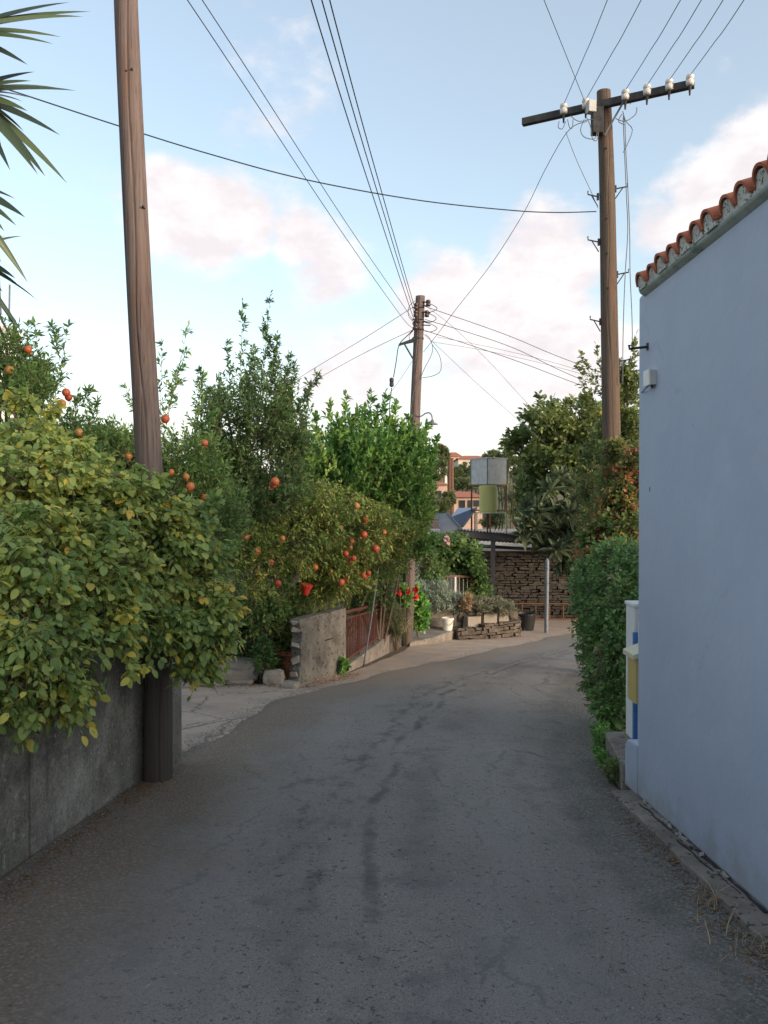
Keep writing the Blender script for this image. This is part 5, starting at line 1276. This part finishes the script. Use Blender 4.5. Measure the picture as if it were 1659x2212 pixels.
# ------------------------------------------------------------------ houses beyond and on the hill
def far_house(name, label, u0, u1, veave, vbase, vridge, y, depth, wall, wins, roofmat='roof_tile', flat=False, rz=0):
    a, b_ = P(u0, veave, y), P(u1, veave, y); zb2 = min(P(u0, vbase, y).z, H(a.x, y)) - .5
    t_ = thing(name, label, 'house', ((a.x + b_.x) / 2, y + depth / 2, zb2 + .5))
    mb = MB(); mb.prism([(a.x, y, zb2), (b_.x, y, zb2), (b_.x, y, a.z), (a.x, y, a.z)], (0, depth, 0)); mb.build('wall', M[wall], t_)
    zr = P(u0, vridge, y).z; o_ = .35 * (b_.x - a.x) / 8 + .15
    mb = MB()
    if flat: mb.prism([(a.x - .1, y - .1, a.z + .01), (b_.x + .1, y - .1, a.z + .01), (b_.x + .1, y - .1, zr), (a.x - .1, y - .1, zr)], (0, depth + .2, 0))
    else:
        w = (b_.x - a.x); ix = min(w * .25, depth * .5)
        vs = [(a.x - o_, y - o_, a.z + .02), (b_.x + o_, y - o_, a.z + .02), (b_.x + o_, y + depth + o_, a.z + .02), (a.x - o_, y + depth + o_, a.z + .02), (a.x + ix, y + depth / 2, zr), (b_.x - ix, y + depth / 2, zr)]
        mb.add(vs, [(0, 1, 5, 4), (1, 2, 5), (2, 3, 4, 5), (3, 0, 4), (3, 2, 1, 0)])
    mb.build('roof', M[roofmat], t_)
    for (f0, f1, g0, g1) in wins:
        mb = MB(); x0, x1 = a.x + (b_.x - a.x) * f0, a.x + (b_.x - a.x) * f1; z0, z1 = a.z - (a.z - P(u0, vbase, y).z) * g1, a.z - (a.z - P(u0, vbase, y).z) * g0
        mb.box(((x0 + x1) / 2, y - .01, (z0 + z1) / 2), (x1 - x0, .10, z1 - z0)); mb.build('window', M['dark_glass'], t_)
    return t_
far_house('house', 'pink rendered house with a tiled ledge behind the lemon tree', 925, 966, 1048, 1110, 1036, 52, 7, 'pink_wall', [(.5, .7, .2, .6)])
far_house('house', 'small house with a red tiled porch roof left of the tank', 980, 1042, 1075, 1102, 1060, 46, 6, 'pink_wall', [(.2, .4, .2, .8), (.5, .62, .2, .9), (.7, .9, .2, .7)])
far_house('house', 'hilltop pink house with two tiled gables on the skyline', 970, 996, 986, 1002, 974, 150, 8, 'pink_wall', [(.2, .35, .2, .6), (.6, .75, .2, .6)])
far_house('house', 'hilltop cream house with a long low red roof above the tank', 990, 1056, 992, 1010, 981, 140, 9, 'cream_wall', [(.15, .25, .3, .7), (.4, .5, .3, .7), (.7, .8, .3, .7)])
far_house('house', 'white flat roofed house on the slope left of the timber posts', 948, 966, 1000, 1024, 997, 118, 7, 'white_wall', [(.3, .6, .4, .7)], 'white_wall', True)
far_house('house', 'white flat roofed house peeping over the left pomegranate tree', -320, -51, 700, 1150, 676, 26, 3, 'white_wall', [(.3, .45, .1, .2)], 'white_wall', True)
mb = MB(); p = P(20, 680, 26.5); mb.tube([p, P(21, 615, 26.5)], .03, 6); p2 = P(2, 680, 26.8); mb.tube([p2, P(-2, 600, 26.8)], .03, 6)
tag(mb.build('roof_mast', M['wire_grey']), 'thin mast pair on the white roof at the left edge', 'mast')
wp = thing('telegraph_post', 'reddish twin timber posts far down the valley', 'post', gp(3.7, 45))
for (u0, u1) in ((972, 968), (976, 978)):
    mb = MB(); mb.tube([gp(P(u1, 1090, 45).x, 45, -.3), P(u0, 990, 45)], [.12, .10], 10); mb.build('post', M['rust'], wp)
# trees on the far slope
FT = [(955, 985, 110, 16, 22, 'dark spreading pine on the skyline left of the hilltop houses', 'far_pine'), (1010, 1020, 95, 22, 18, 'round olive tree below the long red hilltop roof', 'olive_tree'), (985, 1030, 90, 18, 20, 'olive tree between the timber posts and the cream house', 'olive_tree'), (1030, 1032, 80, 20, 16, 'wide olive tree just left of the water tank', 'olive_tree'), (1090, 990, 100, 28, 16, 'bushy tree on the skyline right of the water tank', 'olive_tree'), (1062, 985, 120, 18, 10, 'small tree on the skyline right above the water tank', 'olive_tree'), (1110, 1010, 60, 30, 22, 'pale green tree right of the water tank', 'olive_tree'), (1000, 1046, 70, 26, 12, 'low olive tree above the red porch roof', 'olive_tree'), (1105, 1080, 35, 26, 50, 'dark tree behind the tank stand legs', 'olive_tree'), (1060, 1118, 36, 32, 18, 'low bush seen through the tank stand', 'olive_tree'), (950, 1092, 40, 24, 22, 'bush beside the grey solar panel', 'olive_tree'), (938, 1010, 80, 26, 28, 'dull tree behind the lemon tree crown', 'olive_tree'), (968, 1078, 42, 14, 16, 'small bush at the feet of the twin timber posts', 'olive_tree')]
for k, (u, v, y, ru, rv_, lab, nm) in enumerate(FT):
    c = P(u, v, y); s = y / F
    plant(nm, lab, 'tree', gp(c.x, y), [B(u, v, y, ru, rv_, ru * s * .8), B(u + ru * .4, v + rv_ * .3, y, ru * .6, rv_ * .7, ru * s * .6)], 'far', None, 420, (3 * s, 9 * s), 7, 5.5 * s, 2.8 * s, 200 + k, trunk=.012 * y * .25, group='trees down in the valley and on the far hill', stem=False, clumps=9)
# garden screen of shrubs deeper in the plot on the left, and scrub right of the bend
plant('garden_hedge', 'dark evergreen shrub mass deep in the left garden', 'hedge', gp(-5, 14), [B(60, 1080, 14, 160, 110, .8), B(260, 1080, 14, 150, 90, .8), B(420, 1120, 14, 120, 110, .8), B(560, 1150, 15, 120, 110, .8), B(700, 1160, 16, 120, 100, .8), B(820, 1190, 17, 90, 90, .7), B(600, 1300, 14.5, 100, 80, .6), B(740, 1290, 15.5, 70, 70, .5)], 'pom_dark', None, 3000, (.3, .7), 12, .09, .04, 71, trunk=.05, up=.5)
plant('bend_shrub', 'shaded shrub at the right end of the stone wall', 'shrub', gp(7, 22), [B(1260, 1200, 21, 50, 60, .8), B(1330, 1150, 20, 70, 90, .8), B(1215, 1150, 23, 40, 45, .6)], 'tree_r', None, 900, (.3, .6), 11, .09, .045, 72, trunk=.04)

# ------------------------------------------------------------------ light
SUN_AZ = math.atan2(.80, -.60)      # from the right and behind the viewer
SUN_EL = math.radians(11)
w = bpy.data.worlds.new('World'); SC.world = w; w.use_nodes = True
t = NT(w.node_tree); w.node_tree.nodes.clear()
sky = t.n('ShaderNodeTexSky', sky_type='NISHITA'); sky.sun_disc = False; sky.sun_elevation = SUN_EL; sky.sun_rotation = SUN_AZ
sky.air_density = 1.0; sky.dust_density = 1.6; sky.ozone_density = 1.0
tc = t.n('ShaderNodeTexCoord'); d = tc.outputs['Generated']
ds = t.scale(d, (1, 1, 1.7))
nz = t.noise(ds, 3.6, 10, .62); nz2 = t.noise(ds, 12, 6, .6)
sepd = t.n('ShaderNodeSeparateXYZ'); t.l(d, sepd.inputs[0]); zc = sepd.outputs[2]
def dirv(u, v): return (P(u, v, 1) - Vector((0, 0, EYE))).normalized()
CLOUDS = [(370, 455, .062, 1.1), (450, 490, .066, 1.1), (530, 500, .045, .9), (655, 525, .05, .9), (700, 575, .06, .85), (970, 650, .07, .95), (1180, 570, .085, 1.1), (1090, 720, .11, 1.05), (1230, 790, .12, .95), (1000, 830, .08, .8), (1590, 430, .085, .95), (1670, 340, .09, 1.0), (1420, 490, .04, .7), (740, 830, .08, .7), (1560, 145, .03, .4), (1180, 680, .08, 1.0)]
dn = t.n('ShaderNodeVectorMath', operation='NORMALIZE'); t.l(d, dn.inputs[0])
tot = None
for (u, v, r, s) in CLOUDS:
    q = t.n('ShaderNodeVectorMath', operation='DISTANCE'); t.l(dn.outputs[0], q.inputs[0]); q.inputs[1].default_value = dirv(u, v)
    f = t.math('MULTIPLY', t.math('SUBTRACT', 1.0, t.step(q.outputs['Value'], r * .15, r * 1.35)), s)
    tot = f if tot is None else t.math('MAXIMUM', tot, f)
gen = t.math('MULTIPLY', t.step(nz, .58, .85), .2)            # thin cloud elsewhere in the sky
dens = t.math('ADD', tot, t.math('MULTIPLY', t.math('SUBTRACT', nz, .5), 2.9))
dens = t.math('ADD', dens, t.math('MULTIPLY', t.math('SUBTRACT', nz2, .5), .5))
mask = t.math('MAXIMUM', t.math('MULTIPLY', t.step(dens, .24, .86), .97), t.math('MULTIPLY', gen, t.math('SUBTRACT', 1.0, t.step(zc, .1, .5))))
hz = t.math('SUBTRACT', 1.0, t.step(zc, -.04, .25))
KC = .238
CLOUD = (10.9 * KC, 10.3 * KC, 10.2 * KC)
ccol = t.mix(t.step(nz2, .35, .65), (9.0 * KC, 8.35 * KC, 8.6 * KC), CLOUD)
tint = t.mix(1.0, sky.outputs[0], (.86, .86, .82), 'MULTIPLY')
tint = t.mix(.20, tint, CLOUD)
base = t.mix(t.math('MULTIPLY', hz, .9), tint, (10.2 * KC, 10.0 * KC, 9.7 * KC))
fin_ = t.mix(mask, base, ccol)
bg_ = t.n('ShaderNodeBackground'); bg_.inputs[1].default_value = .15; t.l(fin_, bg_.inputs[0])
ow = t.n('ShaderNodeOutputWorld'); t.l(bg_.outputs[0], ow.inputs[0])

sd = bpy.data.lights.new('sun', 'SUN'); sd.energy = 1.35; sd.angle = math.radians(24); sd.color = (1.0, .79, .62)
so_ = bpy.data.objects.new('sun', sd); COL.objects.link(so_)
dv = Vector((math.sin(SUN_AZ) * math.cos(SUN_EL), math.cos(SUN_AZ) * math.cos(SUN_EL), math.sin(SUN_EL)))
so_.rotation_euler = dv.to_track_quat('Z', 'Y').to_euler(); so_.location = (6, -6, 12)

# ------------------------------------------------------------------ camera and view
cd = bpy.data.cameras.new('camera'); cam = bpy.data.objects.new('camera', cd); COL.objects.link(cam)
cam.location = (0, 0, EYE); cam.rotation_euler = (PI / 2 - PITCH, 0, 0)
cd.sensor_width = 36; cd.lens = F / 2212 * 36; cd.clip_end = 2000; cd.clip_start = .05
SC.camera = cam
SC.view_settings.view_transform = 'Standard'; SC.view_settings.look = 'None'
SC.view_settings.exposure = 1.55; SC.view_settings.gamma = 1
SC.render.resolution_x = 768; SC.render.resolution_y = 1024
